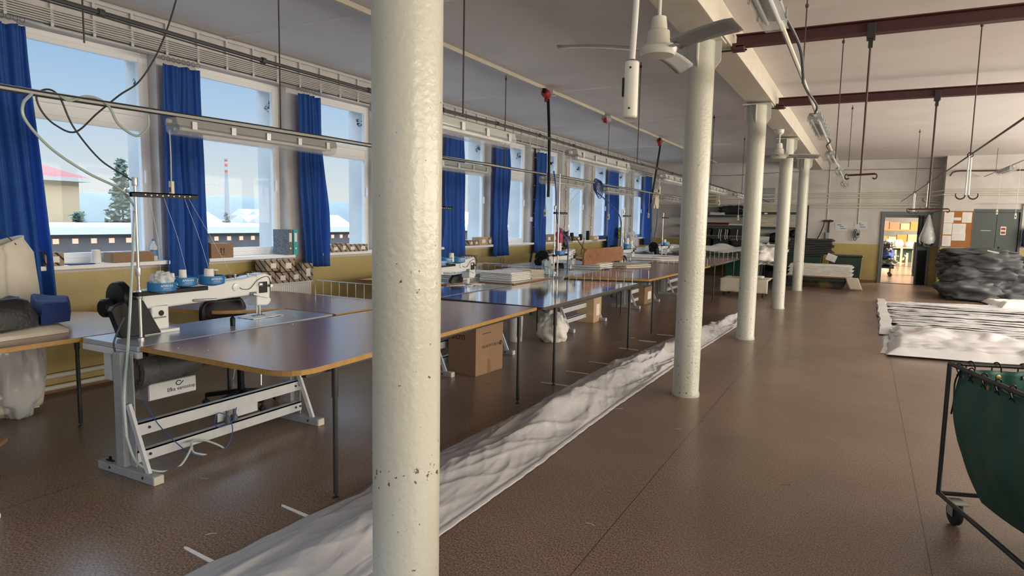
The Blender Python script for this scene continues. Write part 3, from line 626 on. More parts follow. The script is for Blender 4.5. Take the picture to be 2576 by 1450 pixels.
MB().add([(-14.4, -14.4, 3.85), (.55, -14.4, 3.85), (.55, 9.8, 3.85), (-14.4, 9.8, 3.85), (-7, -7, 6.9), (-7, 3.2, 6.9)], [(0, 1, 4), (1, 2, 5, 4), (2, 3, 5), (3, 0, 4, 5), (0, 3, 2, 1)]).build('red_roof', 'red_roof', o)
B((-4, 4.6, 3.9), (-2.8, 5.8, 6.7)).build('roof_chimney', 'tan', o)
def conifer(x, y, h_, r_, label, z0=GZ, n=900):
    t = thing('conifer', label, 'tree', (x, y, z0)); rr = random.Random(int(x * 7 + y)); mb = MB()
    MB().tube([(0, 0, 0), (0, 0, h_)], [.2, .02], 6).build('trunk', 'rope_brown', t)
    for i in range(n):
        f = rr.random() ** .8; z = h_ * (.1 + .9 * f); R = r_ * (1 - f) * (.35 + .65 * rr.random()) + .1; a = rr.uniform(0, 2 * PI)
        c = Vector((R * math.cos(a), R * math.sin(a), z - .25 * R)); s2 = .16 + .25 * (1 - f) * rr.random()
        q = [c + Vector((rr.gauss(0, s2), rr.gauss(0, s2), rr.gauss(0, s2 * .6))) for _ in range(4)]
        mb.add(q, [(0, 1, 2), (0, 2, 3), (0, 3, 1), (1, 3, 2)])
    mb.build('needles', 'fir', t); return t
conifer(-50, 30.4, 12.6, 3.0, 'tall frosted fir tree beside the tan building outside')
conifer(-44.2, 24.1, 8.6, 1.6, 'lower shrubby fir at the foot of the tan wall outside')
for x, y, h_ in ((-84, 84, 8.5), (-84, 77, 8), (-111, 88, 9), (-60, 60, 7.5)):
    conifer(x, y, h_, 3, 'small dark conifer among the far houses outside', n=350)['group'] = 'conifers among the far houses'
t = thing('factory_chimney', 'tall thin factory chimney with red and white bands on the horizon', 'chimney', (-150, 119.3, -10))
MB().lathe([(1.0, 0), (.38, 22.6)], n=20).build('concrete_shaft', 'chimney_w', t, smooth=True)
for i, (a, b) in enumerate(((22.6, 23.3), (24.2, 24.9), (25.5, 25.9))): MB().lathe([(.385, a), (.38, b)], n=20).build('red_band', 'chimney_r', t)
for i, (a, b) in enumerate(((23.3, 24.2), (24.9, 25.5))): MB().lathe([(.38, a), (.375, b)], n=20).build('white_band', 'far_house', t)
MB().lathe([(.46, 25.9), (.46, 26.3)], n=20).build('crown', 'chimney_w', t)
tag(MB().grid(lambda u, v: (-420 - 60 * v, 60 + u * 640, -12 + (27 + 5 * nz(u * 9, 2) + 1.6 * nz(u * 60, 5)) * math.sin(min(1, v * 1.6) * PI / 2)), 200, 6).build('forest_hill', 'hill', smooth=True), kind='structure').name = 'hills'
rr = random.Random(3)
for i in range(30):
    row, cl = divmod(i, 6)
    if i == 20: continue
    d = 72 + row * 26; x = -d; y = d * (.62 + .075 * cl) + (row % 2) * 5
    w_, dd, h_ = rr.uniform(3.6, 4.6) + row * 1.2, rr.uniform(6, 10), rr.uniform(4.2, 6.5) + row * .55
    lab = 'pale distant town house seen through the second and third windows'
    t = thing('town_house', lab, 'house', (x, y, GZ), group='pale distant town houses')
    B((-dd / 2, -w_ / 2, 0), (dd / 2, w_ / 2, h_)).build('wall', 'brick_house' if i % 4 == 0 else 'far_house', t)
    if i % 2: MB().add([(-dd / 2, -w_ / 2, h_), (dd / 2, -w_ / 2, h_), (dd / 2, w_ / 2, h_), (-dd / 2, w_ / 2, h_), (0, -w_ / 2, h_ + 2), (0, w_ / 2, h_ + 2)], [(0, 1, 4), (1, 2, 5, 4), (2, 3, 5), (3, 0, 4, 5)]).build('roof', 'snow', t)
    else: B((-dd / 2 - .2, -w_ / 2 - .2, h_), (dd / 2 + .2, w_ / 2 + .2, h_ + .4)).build('roof', 'snow', t)
    wm = MB()
    for r_ in range(int(h_ / 2.6)):
        for c_ in range(int(w_ / 1.8)): wm.box((dd / 2, -w_ / 2 + .5 + c_ * 1.8, 1 + r_ * 2.6), (dd / 2 + .05, -w_ / 2 + 1.4 + c_ * 1.8, 2.2 + r_ * 2.6))
    wm.build('window_row', 'dark_wall', t)
# the store room beyond the door
def rack(x, y, w_, label, rows=((.9, 'card'), (1.55, 'card_orange'), (2.2, 'card'))):
    t = thing('storage_rack', label, 'rack', (x, y, 0))
    for sx_ in (0, w_): B((sx_ - .03, -.5, 0), (sx_ + .03, .5, 2.9)).build('upright', 'shelf_green', t)
    for z, _ in rows: B((-.02, -.52, z - .05), (w_ + .02, .5, z)).build('shelf', 'card_orange', t)
rack(-.6, 37.0, 3.9, 'tall storage rack full of boxes seen through the doorway')
rr = random.Random(11)
for z, m_ in ((.9, 'card'), (1.55, 'card_orange'), (2.2, 'card')):
    x = -.5
    while x < 3.1:
        w_ = rr.uniform(.25, .5); h_ = rr.uniform(.28, .5)
        tag(B((x, 36.5, z + .001), (x + w_, 37.2, z + h_)).build('storage_box', rr.choice(['card', 'card_orange', 'card_light']), bevel=.004), 'cardboard or orange box on the rack seen through the doorway', 'box', 'boxes on the rack beyond the doorway'); x += w_ + .03
t = thing('packing_table', 'cluttered packing table in the bright store room', 'table', (2.0, 34.3, 0))
B((-.9, -.5, .72), (.9, .5, .76)).build('tabletop', 'card_light', t)
for a in (-.85, .85):
    for b in (-.45, .45): B((a - .03, b - .03, 0), (a + .03, b + .03, .72)).build('leg', 'black_steel', t)
B((-.8, .0, .1), (0, .4, .7)).build('side_cabinet', 'green_bin', t)

# ================================================================ TABLES
TZ = .82
def rpoly(pts, rad, n=6):      # polygon with rounded corners: pts anticlockwise, rad per corner
    out = []
    for i, p in enumerate(pts):
        r = rad[i]; a = Vector(pts[i - 1]); b = Vector(p); c = Vector(pts[(i + 1) % len(pts)])
        if not r: out.append(tuple(b)); continue
        u = (a - b).normalized(); v = (c - b).normalized(); p0 = b + u * r; p1 = b + v * r
        for k in range(n + 1):
            t = k / n; q = p0 * (1 - t) ** 2 + b * 2 * t * (1 - t) + p1 * t * t; out.append((q.x, q.y))
    return out
def work_table(label, pts, rad, top, edge, legs, z=TZ, rails=(), name='work_table', th=.03, marks=None):
    t = thing(name, label, 'table', (pts[0][0], pts[0][1], 0)); ox, oy = pts[0]
    P = [(x - ox, y - oy) for x, y in rpoly([Vector(p) for p in pts], rad)]
    MB().prism(P, z - th, z - .002).build('edge_board', edge, t)
    c = Vector((sum(p[0] for p in P) / len(P), sum(p[1] for p in P) / len(P)))
    q = [tuple(c + (Vector(p) - c) * .996) for p in P]
    MB().prism(q, z - .0022, z).build('tabletop', top, t)
    for a, b in rails: MB().beam((a[0] - ox, a[1] - oy, z - th - .016), (b[0] - ox, b[1] - oy, z - th - .016), .035, .03).build('steel_rail', 'black_steel', t)
    for x, y in legs:
        l = MB().tube([(x - ox, y - oy, .03), (x - ox, y - oy, z - th - .16)], .0145, 12).build('leg', 'black_steel', t, smooth=True)
        MB().tube([(x - ox, y - oy, z - th - .18), (x - ox, y - oy, z - th)], .019, 12).build('leg_socket', 'black_steel', l, smooth=True)
        MB().lathe([(.02, 0), (.018, .008), (.007, .012), (.007, .035)], (x - ox, y - oy, 0), n=12).build('levelling_foot', 'black_steel', l, smooth=True)
    for x, y in marks or []:
        MB().lathe([(.006, z), (.006, z + .0015)], (x - ox, y - oy, 0), n=8).build('screw_cap', 'zinc', t)
    return t
T1 = work_table('nearest brown table board with a yellow edge and rounded front corner', [(-3.915, 2.46), (-2.60, 2.44), (-2.72, 5.62), (-3.80, 5.52)], [0, .22, 0, 0], 'table_brown', 'edge_yellow',
    [(-2.64, 2.80), (-2.66, 5.14)], rails=[((-2.68, 2.6), (-2.78, 5.55)), ((-3.8, 2.6), (-3.75, 5.4))], marks=[(-3.7, 2.56), (-3.5, 2.62), (-3.85, 2.9), (-3.82, 3.6), (-2.85, 3.2), (-3.1, 5.2), (-2.9, 4.9), (-3.8, 4.4)])
work_table('glossy table board reflecting the windows, beyond the nearest brown board', [(-3.89, 5.68), (-2.66, 5.66), (-2.68, 8.69), (-3.86, 8.37)], [0, .04, 0, 0], 'table_shiny', 'edge_dark',
    [(-2.66, 5.92), (-2.60, 8.10)], rails=[((-2.73, 5.8), (-2.73, 8.5))], marks=[(-3.7, 5.9), (-3.3, 6.2), (-2.9, 7), (-3.0, 8.3), (-3.6, 7.4)])
work_table('brown table board with a yellow edge behind the second column', [(-3.86, 9.02), (-2.72, 9.42), (-2.64, 13.35), (-3.86, 13.3)], [0, .03, .05, 0], 'table_brown', 'edge_yellow',
    [(-2.70, 9.52), (-2.72, 12.9), (-3.75, 11.2)], rails=[((-2.78, 9.5), (-2.74, 13.2)), ((-3.84, 9.05), (-2.76, 9.45))])
work_table('brown table board between the second and third columns', [(-3.9, 13.55), (-2.68, 13.55), (-2.62, 16.7), (-3.9, 16.7)], [0, .3, .05, 0], 'table_brown', 'edge_dark',
    [(-2.72, 14.12), (-2.70, 16.3)], rails=[((-2.75, 13.9), (-2.72, 16.6))])
work_table('brown board by the window under the fabric pile at the left edge', [(-5.82, .6), (-4.53, .6), (-4.53, 3.15), (-5.82, 3.15)], [0, 0, .10, .35], 'table_brown', 'edge_yellow', [(-4.60, 1.2), (-5.22, 2.78), (-5.7, 1.0)])
work_table('brown board by the window behind the nearest sewing machine', [(-5.8, 3.5), (-4.85, 3.72), (-4.54, 4.19), (-3.93, 4.19), (-3.93, 5.12), (-5.78, 5.14)], [.1, .2, 0, 0, .0, .25], 'table_brown', 'edge_yellow', [(-5.0, 3.95), (-4.2, 5.0), (-5.6, 5.0), (-5.6, 3.7)])
work_table('pale glossy board by the window carrying folded cream sheets', [(-5.8, 6.6), (-4.55, 6.8), (-4.45, 7.42), (-3.93, 7.42), (-3.93, 8.62), (-5.8, 8.62)], [0] * 6, 'table_shiny', 'edge_wood', [(-4.1, 8.5), (-5.65, 8.5), (-5.6, 6.8)], z=.835)
work_table('pale board by the window under the long wooden board', [(-5.8, 10.2), (-4.55, 10.3), (-4.45, 11.0), (-3.93, 11.0), (-3.93, 12.15), (-5.8, 12.15)], [0] * 6, 'table_grey', 'edge_wood', [(-4.1, 12.0), (-5.65, 12.0), (-5.6, 10.4)])
work_table('board by the window carrying spread cream sheets in the far half', [(-5.8, 13.6), (-4.55, 13.6), (-4.45, 14.2), (-3.95, 14.2), (-3.95, 15.0), (-5.8, 15.0)], [0] * 6, 'table_brown', 'edge_wood', [(-4.1, 14.8), (-5.65, 14.8), (-5.6, 13.8)])
work_table('far table board buried under white cloth before the shelving', [(-5.6, 17.3), (-2.3, 17.3), (-2.3, 19.1), (-5.6, 19.1)], [0] * 4, 'table_grey', 'edge_dark', [(-2.4, 17.4), (-2.4, 19.0), (-5.5, 17.4), (-5.5, 19.0)])

def wire_rack(p, q, z, h_, label):
    p, q = Vector((*p, z)), Vector((*q, z)); t = thing('wire_guard_rail', label, 'wire rail', p); d = q - p; L_ = d.length; u = Vector((0, 0, 1)); r = .03
    pts = [Vector((0, 0, .002)), u * (h_ - r), d.normalized() * .01 + u * (h_ - .008), d.normalized() * r + u * h_, d.normalized() * (L_ - r) + u * h_, d.normalized() * (L_ - .01) + u * (h_ - .008), d + u * (h_ - r), d + u * .002]
    MB().tube(pts, .0045, 8).build('frame_wire', 'zinc', t, smooth=True)
    MB().tube([Vector((0, 0, .008)), d + u * .008], .003, 6).build('bottom_wire', 'zinc', t)
    n = int(L_ / .105); f = None
    for i in range(1, n):
        if not f: f = MB().tube([u * .004, u * h_], .0026, 6).build('upright_wire', 'zinc', t); f.location = d * (i / n)
        else: c = f.copy(); COL.objects.link(c); c.parent = t; c.location = d * (i / n)
wire_rack((-5.05, 5.08), (-3.95, 5.08), TZ, .16, 'wire guard rail standing on the brown board left of the nearest column')
wire_rack((-5.1, 8.60), (-3.98, 8.60), .835, .15, 'wire guard rail behind the folded cream sheets')
wire_rack((-3.80, 8.36), (-2.74, 8.62), TZ, .16, 'wire guard rail along the far end of the glossy board')
wire_rack((-3.80, 9.10), (-2.76, 9.46), TZ, .14, 'wire guard rail on the near edge of the brown board behind the second column')
wire_rack((-3.80, 13.25), (-2.70, 13.28), TZ, .14, 'wire guard rail across the far end of the brown board behind the second column')
wire_rack((-3.85, 16.6), (-2.68, 16.6), TZ, .15, 'wire guard rail seen between the second and third columns')
wire_rack((-5.6, 12.08), (-4.0, 12.08), TZ, .15, 'wire guard rail behind the long wooden board')

# ================================================================ SEWING STATIONS
def station(dy, n_label, top_mat, first, guard='black_plastic', base='light_steel', trays=3, kstyle=True):
    y0 = dy
    t = thing('sewing_table', 'narrow grey machine table on T-shaped steel legs, ' + n_label, 'sewing table', (-4.2, 2.44 + y0, 0))
    MB().prism([(-.31, 0), (.28, 0), (.26, 1.72), (-.31, 1.72)], TZ - .032, TZ).build('tabletop', top_mat, t, bevel=.003)
    B((-.31, -.004, TZ - .075), (.285, .03, TZ - .034)).build('front_channel', 'light_steel', t, bevel=.003)
    legs = []
    for k, yy in enumerate((0, 1.36)):
        f = MB().box((-.07, yy - .075, 0), (.50, yy - .01, .055)).build('foot_bar', 'grey_steel', t, bevel=.005)
        B((.50, yy - .074, .002), (.512, yy - .011, .053)).build('end_cap', 'socket', f)
        for xx in (.06, .4): MB().lathe([(.009, -.078), (.009, -.0745)], (xx, yy, .03), 'y', 10).build('hole_plug', 'ink', f)
        MB().box((.13, yy - .07, .055), (.21, yy - .02, TZ - .032)).box((.21, yy - .03, .055), (.27, yy - .02, TZ - .034)).build('upright', 'grey_steel' if base == 'light_steel' else base, t, bevel=.004)
        MB().beam((.24, yy - .045, .46), (.42, yy - .045, .05), .035, .02, (0, 1, 0)).build('strut', base, t)
    for z0, z1 in ((.255, .335), (.085, .155)):
        bb = MB().box((.265, -.02, z0), (.275, 1.34, z1)).box((.225, -.02, z1 - .008), (.275, 1.34, z1)).build('brace_bar', base, t)
        for yy in (.06, 1.28, 1.325): MB().lathe([(.009, .275), (.009, .281)], (0, yy, (z0 + z1) / 2), 'x', 8).build('bolt', 'ink', bb)
    if first:
        MB().box((-.02, -.05, .055), (.05, -.035, .062)).box((.005, -.045, .06), (.025, -.038, .085)).build('wing_nut', 'black_plastic', t)
        w_ = MB().box((.215, .6, .17), (.222, .95, .26)).build('valve_plate', 'light_steel', t); 
        for yy in (.66, .72): MB().lathe([(.02, -.04), (.022, 0), (.012, .02), (.012, .07)], (.25, yy, .19), n=12).build('air_filter', 'dark_iron', w_, smooth=True)
        B((-.12, .02, .56), (-.04, .14, TZ - .034)).build('switch_box', 'light_steel', t, bevel=.006)
        B((-.04, .03, .57), (0, .13, TZ - .034)).build('black_box', 'black_plastic', t)
    # motor hung under the top
    mo = MB().lathe([(.05, .06), (.115, .07), (.12, .10), (.12, .17), (.108, .18), (.105, .36), (.085, .37), (.085, .50), (.06, .53), (.02, .54)], (.12, 0, .63), 'y', 28).build('motor', 'dark_iron', t, smooth=True)
    fn_ = MB()
    for a in range(14):
        an = a * 2 * PI / 14; fn_.box((.12 + .075 * math.cos(an) - .004, .062, .63 + .075 * math.sin(an) - .02), (.12 + .075 * math.cos(an) + .004, .0685, .63 + .075 * math.sin(an) + .02))
    fn_.build('fan_slots', 'ink', mo)
    B((.02, .12, .73), (.20, .42, TZ - .033)).build('motor_bracket', 'black_steel', mo)
    cb = MB().prismx([(.10, .44), (.10, .54), (.12, .55), (.44, .55), (.44, .44)], .06, .215).build('control_box', 'grey_steel', mo, bevel=.004)
    B((.2155, .105, .445), (.2185, .438, .545)).build('front_plate', 'light_steel', cb)
    if first:
        text('maker_lettering', 'Efka variostop', .036, 'ink', cb, (.2195, .33, .485), (0, 1, 0), (0, 0, 1))
        MB().tube([(.2195, .31 + .018 * math.cos(a * PI / 6), .523 + .015 * math.sin(a * PI / 6)) for a in range(1, 11)] + [(.2195, .345, .53)], .003, 6).build('maker_mark', 'ink', cb)
    # the machine
    m_ = thing('sewing_machine', ('long-arm ' if kstyle else '') + 'white enamelled industrial sewing machine, ' + n_label, 'sewing machine', (-4.35, 2.6 + y0, TZ))
    B((-.10, .10, 0), (.10, .36, .022)).build('base_plate', 'machine', m_, bevel=.004)
    MB().prism([(-.06, .18), (.06, .18), (.06, .31), (-.06, .31)], .02, .20).build('column', 'machine', m_, bevel=.012)
    MB().lathe([(.02, .0605), (.02, .0625)], (0, .25, .135), 'x', 16).build('oil_window', 'ink', m_).scale = (1, 1, 1)
    MB().prismx([(.12, .175), (.30, .17), (1.06, .19), (1.10, .15), (1.20, .13), (1.20, .335), (1.05, .345), (.95, .33), (.12, .29)], -.06, .06).build('arm', 'machine', m_, bevel=.014)
    B((-.05, .15, .29), (.05, .60, .302)).build('arm_cover', 'machine', m_, bevel=.004)
    hd = MB().prismx([(1.07, .10), (1.18, .09), (1.215, .12), (1.215, .33), (1.16, .36), (1.07, .35)], -.055, .065).build('head', 'machine', m_, bevel=.012)
    MB().box((.066, 1.09, .20), (.072, 1.17, .29)).build('thread_window', 'ink', hd)
    MB().lathe([(.018, .066), (.018, .085), (.010, .09)], (0, 1.10, .27), 'x', 14).build('tension_dial', 'chrome', hd, smooth=True)
    MB().lathe([(.014, .066), (.014, .10)], (0, 1.19, .255), 'x', 12).build('tension_dial', 'chrome', hd, smooth=True)
    MB().beam((.075, 1.02, .20), (.075, 1.17, .16), .012, .028, (1, 0, 0)).build('take_up_lever', 'machine', hd)
    MB().lathe([(.032, .061), (.030, .07), (.01, .072)], (0, .87, .265), 'x', 20).build('knob_cover', 'machine', m_, smooth=True)
    tp = MB().tube([(0, .74, .30), (0, .74, .40)], .004, 8).box((-.03, .70, .345), (.03, .80, .362)).build('thread_post', 'dark_iron', m_)
    MB().lathe([(.02, .40), (.022, .405), (.012, .412)], (0, .74, 0), n=14).build('post_cap', 'frame', tp)
    for yy in (.90, 1.02): MB().lathe([(.006, .33), (.006, .355), (.013, .357), (.013, .362)], (0.02, yy, 0), n=10).build('thread_guide', 'chrome', m_, smooth=True)
    MB().tube(cat([(.066, .88, .29), (.068, .92, .25), (.068, 1.0, .245), (.07, 1.08, .31), (.07, 1.19, .32), (.07, 1.20, .15)]), .0025, 6).build('copper_line', 'rope_brown', m_, smooth=True)
    B((.066, 1.0, .185), (.074, 1.06, .215)).build('lever_block', 'dark_iron', hd, bevel=.003)
    MB().tube([(.0, 1.12, .10), (.0, 1.12, .02)], .006, 8).build('needle_bar', 'chrome', m_, smooth=True)
    MB().tube([(.0, 1.15, .10), (.0, 1.15, .015)], .007, 8).build('presser_bar', 'chrome', m_, smooth=True)
    MB().box((-.02, 1.08, .004), (.02, 1.19, .012)).box((-.004, 1.13, .01), (.004, 1.17, .035)).build('presser_foot', 'dark_iron', m_, bevel=.002)
    MB().tube([(.065, .50, .20), (.11, .56, .20), (.11, .66, .195)], .009, 10).build('knee_lever', 'chrome', m_, smooth=True)
    MB().lathe([(.04, -.10), (.105, -.09), (.115, -.07), (.115, -.045), (.10, -.03), (.03, 0), (.03, .12)], (0, .06, .26), 'y', 36).build('handwheel', 'black_plastic', m_, smooth=True)
    MB().lathe([(.05, -.17), (.06, -.16), (.065, -.12), (.05, -.10)], (-.02, .06, .20), 'y', 24).build('pulley_cover', 'black_plastic', m_, smooth=True)
    MB().prismx([(-.06, .005), (.22, .005), (.14, .16), (.10, .24), (.02, .26), (-.10, .22), (-.12, .19)], .0, .055).build('belt_guard', guard, m_, bevel=.006, loc=(.05, 0, 0))
    if first:
        text('maker_lettering', 'DURKOPP ADLER', .034, 'ink', m_, (.0505 + .0005, .42, .297), (0, 1, 0), (0, 0, 1)).location = (0.002, 0, .002)
        B((.0605, .18, .035), (.0615, .225, .085)).build('type_plate', 'paper', m_)
        text('type_lettering', 'BERGMANN', .017, 'ink', m_, (.0615, .24, .105), (0, 1, 0), (0, 0, 1))
    # thread stand
    s_ = thing('thread_stand', 'steel thread stand with blue spool trays, ' + n_label, 'thread stand', (-4.15, 2.61 + y0, TZ))
    MB().tube([(0, 0, 0), (0, 0, .35)], .012, 14).tube([(0, 0, .35), (0, 0, 1.03)], .0095, 14).build('pole', 'chrome', s_, smooth=True)
    MB().lathe([(.024, 0), (.024, .012), (.013, .016)], n=18).build('pole_foot', 'chrome', s_, smooth=True)
    for z in (.27, .42, 1.0): MB().lathe([(.017, z), (.018, z + .005), (.018, z + .05), (.017, z + .055)], n=16).build('collar', 'zinc', s_, smooth=True)
    gb = MB().box((-.014, -.03, .955), (.014, .44, .962)).box((.011, -.03, .93), (.014, .44, .962)).box((-.014, -.03, .93), (-.011, .44, .962)).build('guide_bar', 'black_plastic', s_)
    for i in range(9): MB().lathe([(.005, .0142), (.005, .0150)], (0, .06 + i * .04, .947 - .004 * (i % 2)), 'x', 8).build('guide_hole', 'frame', gb)
    MB().box((-.02, -.02, .285), (.02, .50, .315)).build('tray_rail', 'black_plastic', s_, bevel=.004)
    spots = [(.02, .145, .315), (-.02, .33, .335), (.03, .52, .335)][:trays] if kstyle else [(.02, .05, .315)]
    for i, (xx, yy, zz) in enumerate(spots):
        tr = MB().lathe([(.02, -.02), (.08, -.006), (.088, 0), (.088, .055), (.084, .055), (.084, .004), (.01, .004)], (xx, yy, zz), n=32).build('spool_tray', 'blue_tray', s_, smooth=True)
        if dy < 4:
            for an in (-.25, 1.25): 
                d = Vector((math.cos(an), math.sin(an), 0)); 
                text('tray_lettering', 'AMANN', .021, 'white_ink', tr, Vector((xx, yy, zz + .035)) + d * .0885, (-d.y, d.x, 0), (0, 0, 1))
                text('tray_lettering', 'G R O U P', .010, 'white_ink', tr, Vector((xx, yy, zz + .018)) + d * .0885, (-d.y, d.x, 0), (0, 0, 1))
    return t, m_, s_, spots
def spool(x, y, z, label, h_=.085, r=.03, group=None, bag=False):
    t = thing('thread_spool', label, 'thread spool', (x, y, z), group=group)
    MB().lathe([(r, 0), (r + .002, .004), (r, .01), (r * .86, h_ - .004), (r * .8, h_)], n=24).build('wound_thread', 'thread_white', t, smooth=True)
    MB().lathe([(r * .35, h_), (r * .35, h_ + .004)], n=12).build('core', 'card', t)
    return t
st = [station(0, 'nearest to the viewer', 'table_grey', True), station(3.25, 'second in the row, beside the nearest column', 'table_shiny', False),
      station(6.52, 'third in the row, pale blue belt guard', 'table_grey', False, guard='machine_blue', trays=1), station(9.75, 'fourth along the row behind the wooden board', 'table_grey', False, trays=2), station(12.6, 'fifth and farthest, by the last curtain', 'table_grey', False, trays=1)]
bx, by, bz = -4.15, 2.61, TZ + .34
spool(bx - .02, by + .33, bz + .0, 'small white thread spool in the middle blue tray on the nearest machine', r=.027, h_=.10)
spool(bx + .03, by + .50, bz + .0, 'wide white thread spool in the right blue tray on the nearest machine', r=.036, h_=.10)
spool(bx - .02, by + .24, bz + .0, 'thread spool half hidden in the middle blue tray on the nearest machine', r=.026, h_=.08)
spool(bx + .02, by + .145, bz - .02, 'thread spool wrapped in clear plastic on the nearest machine', r=.034, h_=.09)
def crumple(name, c, size, m, label=None, cat_=None, seed=0, amp=.3, freq=2.2, fine=.25, parent=None, flat=True, n=28, group=None, power=.7):
    sx_, sy_, sz_ = size
    def fn(u, v):
        th = u * PI - PI / 2; ph = v * 2 * PI
        ct, st_, cp, sp = math.cos(th), math.sin(th), math.cos(ph), math.sin(ph)
        sg = lambda q: (abs(q) ** power) * (1 if q >= 0 else -1)
        p = Vector((sg(ct) * sg(cp), sg(ct) * sg(sp), sg(st_)))
        k = 1 + amp * (noise.noise(p * freq + Vector((seed * 3.1, 0, 0))) + .5 * noise.noise(p * freq * 2.3 + Vector((0, seed, 0))) + fine * abs(noise.noise(p * freq * 5 + Vector((0, seed, 2)))))
        q = Vector((p.x * sx_ * k, p.y * sy_ * k, p.z * sz_ * k))
        if flat: q.z = max(q.z, -sz_ * .88)
        return q + Vector((0, 0, sz_ * .88 if flat else 0))
    o = MB().grid(fn, n, n * 2).build(name, m, parent, smooth='all')
    o.location = c
    if label: tag(o, label, cat_, group)
    return o
crumple('plastic_wrap', (bx + .02, by + .145, bz - .016), (.062, .062, .058), 'clear_bag', 'clear crumpled plastic bag over a spool on the nearest machine', 'plastic bag', 3, .35, 2.5)
spool(-4.13, 6.27 + .0, TZ + .34, 'white thread spool in the blue tray right beside the nearest column', r=.03, h_=.10)
spool(-4.13, 9.275, TZ + .32, 'tall white cone of thread on the third machine stand', r=.036, h_=.17)
spool(-4.17, 12.69, TZ + .34, 'left white cone of thread on the fourth machine stand', r=.035, h_=.17)
spool(-4.12, 12.80, TZ + .34, 'right white cone of thread on the fourth machine stand', r=.033, h_=.12)
spool(-4.13, 15.36, TZ + .32, 'small white thread cone on the farthest machine stand', r=.036, h_=.12)
# threads rising from the spools to the guide bar
for i, (a, b) in enumerate((((-4.13, 2.94, 1.25), (-4.15, 2.80, 1.77)), ((-4.12, 3.11, 1.26), (-4.15, 2.95, 1.77)), ((-4.13, 2.75, 1.25), (-4.15, 2.70, 1.77)), ((-4.30, 3.45, 1.18), (-4.15, 2.98, 1.77)))):
    a, b = Vector(a), Vector(b); tag(MB().tube(cat([b, (a + b) / 2 + Vector((0, .02, -.03)), a]), .0009, 5).build('sewing_thread', 'white_ink'), 'thin white sewing thread running up to the guide bar of the nearest machine', 'thread', 'threads of the nearest machine')
tag(MB().lathe([(.018, 0), (.019, .055), (.010, .068), (.005, .075)], (-4.12, 3.30, TZ + .001), n=16).build('oil_bottle', 'black_plastic', smooth=True), 'small black bottle standing on the nearest machine table', 'bottle')
o = MB().grid(lambda u, v: (-4.42 + u * .20, 3.58 + v * .30, TZ + .004 + .012 * abs(nz(u * 3, v * 3, 1))), 12, 14).build('cloth_scrap', 'white_cloth', smooth=True, solid=.003); tag(o, 'cream cloth scrap under the presser foot of the nearest machine', 'cloth scrap')
o = MB().grid(lambda u, v: (-4.40 + u * .16, 6.80 + v * .42, TZ + .004 + .014 * abs(nz(u * 3, v * 4, 8))), 12, 16).build('cloth_scrap', 'white_cloth', smooth=True, solid=.003); tag(o, 'cream cloth strip under the presser foot right of the nearest column', 'cloth scrap')
# hoses of the nearest station
bezier_cable('air_hose', [tuple(onx(q, w, -4.3)) for q, w in ((80, 236), (58, 262), (66, 305), (130, 375), (220, 435), (300, 475), (335, 515))] + [tuple(ony(q, w, yy)) for q, w, yy in ((338, 540, 2.55), (336, 600, 2.52), (331, 700, 2.47), (326, 800, 2.42), (320, 900, 2.40), (312, 1000, 2.34), (318, 1100, 2.32))], .0085, 'clear_hose', 'long milky air hose sweeping from the hanging pipe down the thread stand', 'hose')
bezier_cable('air_hose', [tuple(ony(318, 1100, 2.32))] + [tuple(onx(q, w, -3.86)) for q, w in ( (345, 1165), (400, 1187), (450, 1175), (480, 1130), (484, 1110))] + [tuple(onx(q, w, -3.9)) for q, w in ((520, 1110), (564, 1130), (540, 1145), (490, 1140), (482, 1120))], .0075, 'clear_hose', 'milky air hose looping near the floor under the nearest machine', 'hose')
bezier_cable('power_cable', [tuple(onx(q, w, -4.4)) for q, w in ((443, 0), (425, 60), (395, 135), (350, 205), (300, 240), (245, 285), (190, 332), (140, 315), (105, 280), (92, 240), (120, 225), (150, 245), (185, 320), (250, 400), (310, 440), (338, 458))], .0058, 'cable_dark', 'dark cable looping from the ceiling over the first window to the thread stand')
bezier_cable('air_hose', [tuple(onx(q, w, -4.38)) for q, w in ((150, 240), (175, 253), (215, 243), (250, 250), (275, 270), (300, 315), (345, 342), (372, 320), (373, 290))], .0085, 'clear_hose', 'milky air hose twisted round the pipe before the first window', 'hose')
bezier_cable('blue_hose', [tuple(onx(q, w, -3.95)) for q, w in ((340, 985), (334, 1030), (345, 1055), (390, 1050))], .004, 'blue_hose', 'short blue air hose by the upright of the nearest machine table', 'hose')
bezier_cable('blue_hose', [tuple(onx(q, w, -3.88)) for q, w in ((360, 1008), (400, 1070), (450, 1120), (485, 1143), (530, 1148), (570, 1125), (585, 1085), (575, 1050), (548, 1040), (540, 1065), (552, 1075), (585, 1060), (595, 1025))], .0035, 'blue_hose', 'thin blue air hose looping below the nearest machine table', 'hose')
bezier_cable('power_cable', [tuple(onx(q, w, -4.05)) for q, w in ((312, 800), (290, 850), (288, 880), (310, 950), (340, 985), (352, 960), (345, 920))], .006, 'cable_dark', 'dark cable hanging from the nearest machine down past its table edge')
for q, w, x, lab in ((1403, 2.36, -4.13, 'bare steel pole rising from the third machine table to the hanging pipe'), (1562, 1.9, -4.17, 'slim steel pole with a small black arm above the fourth machine')):
    p = onx(q, 640, x); t = thing('steel_pole', lab, 'pole', (x, p.y, TZ))
    MB().tube([(0, 0, 0), (0, 0, w - TZ)], .012, 10).build('pole', 'zinc', t, smooth=True)
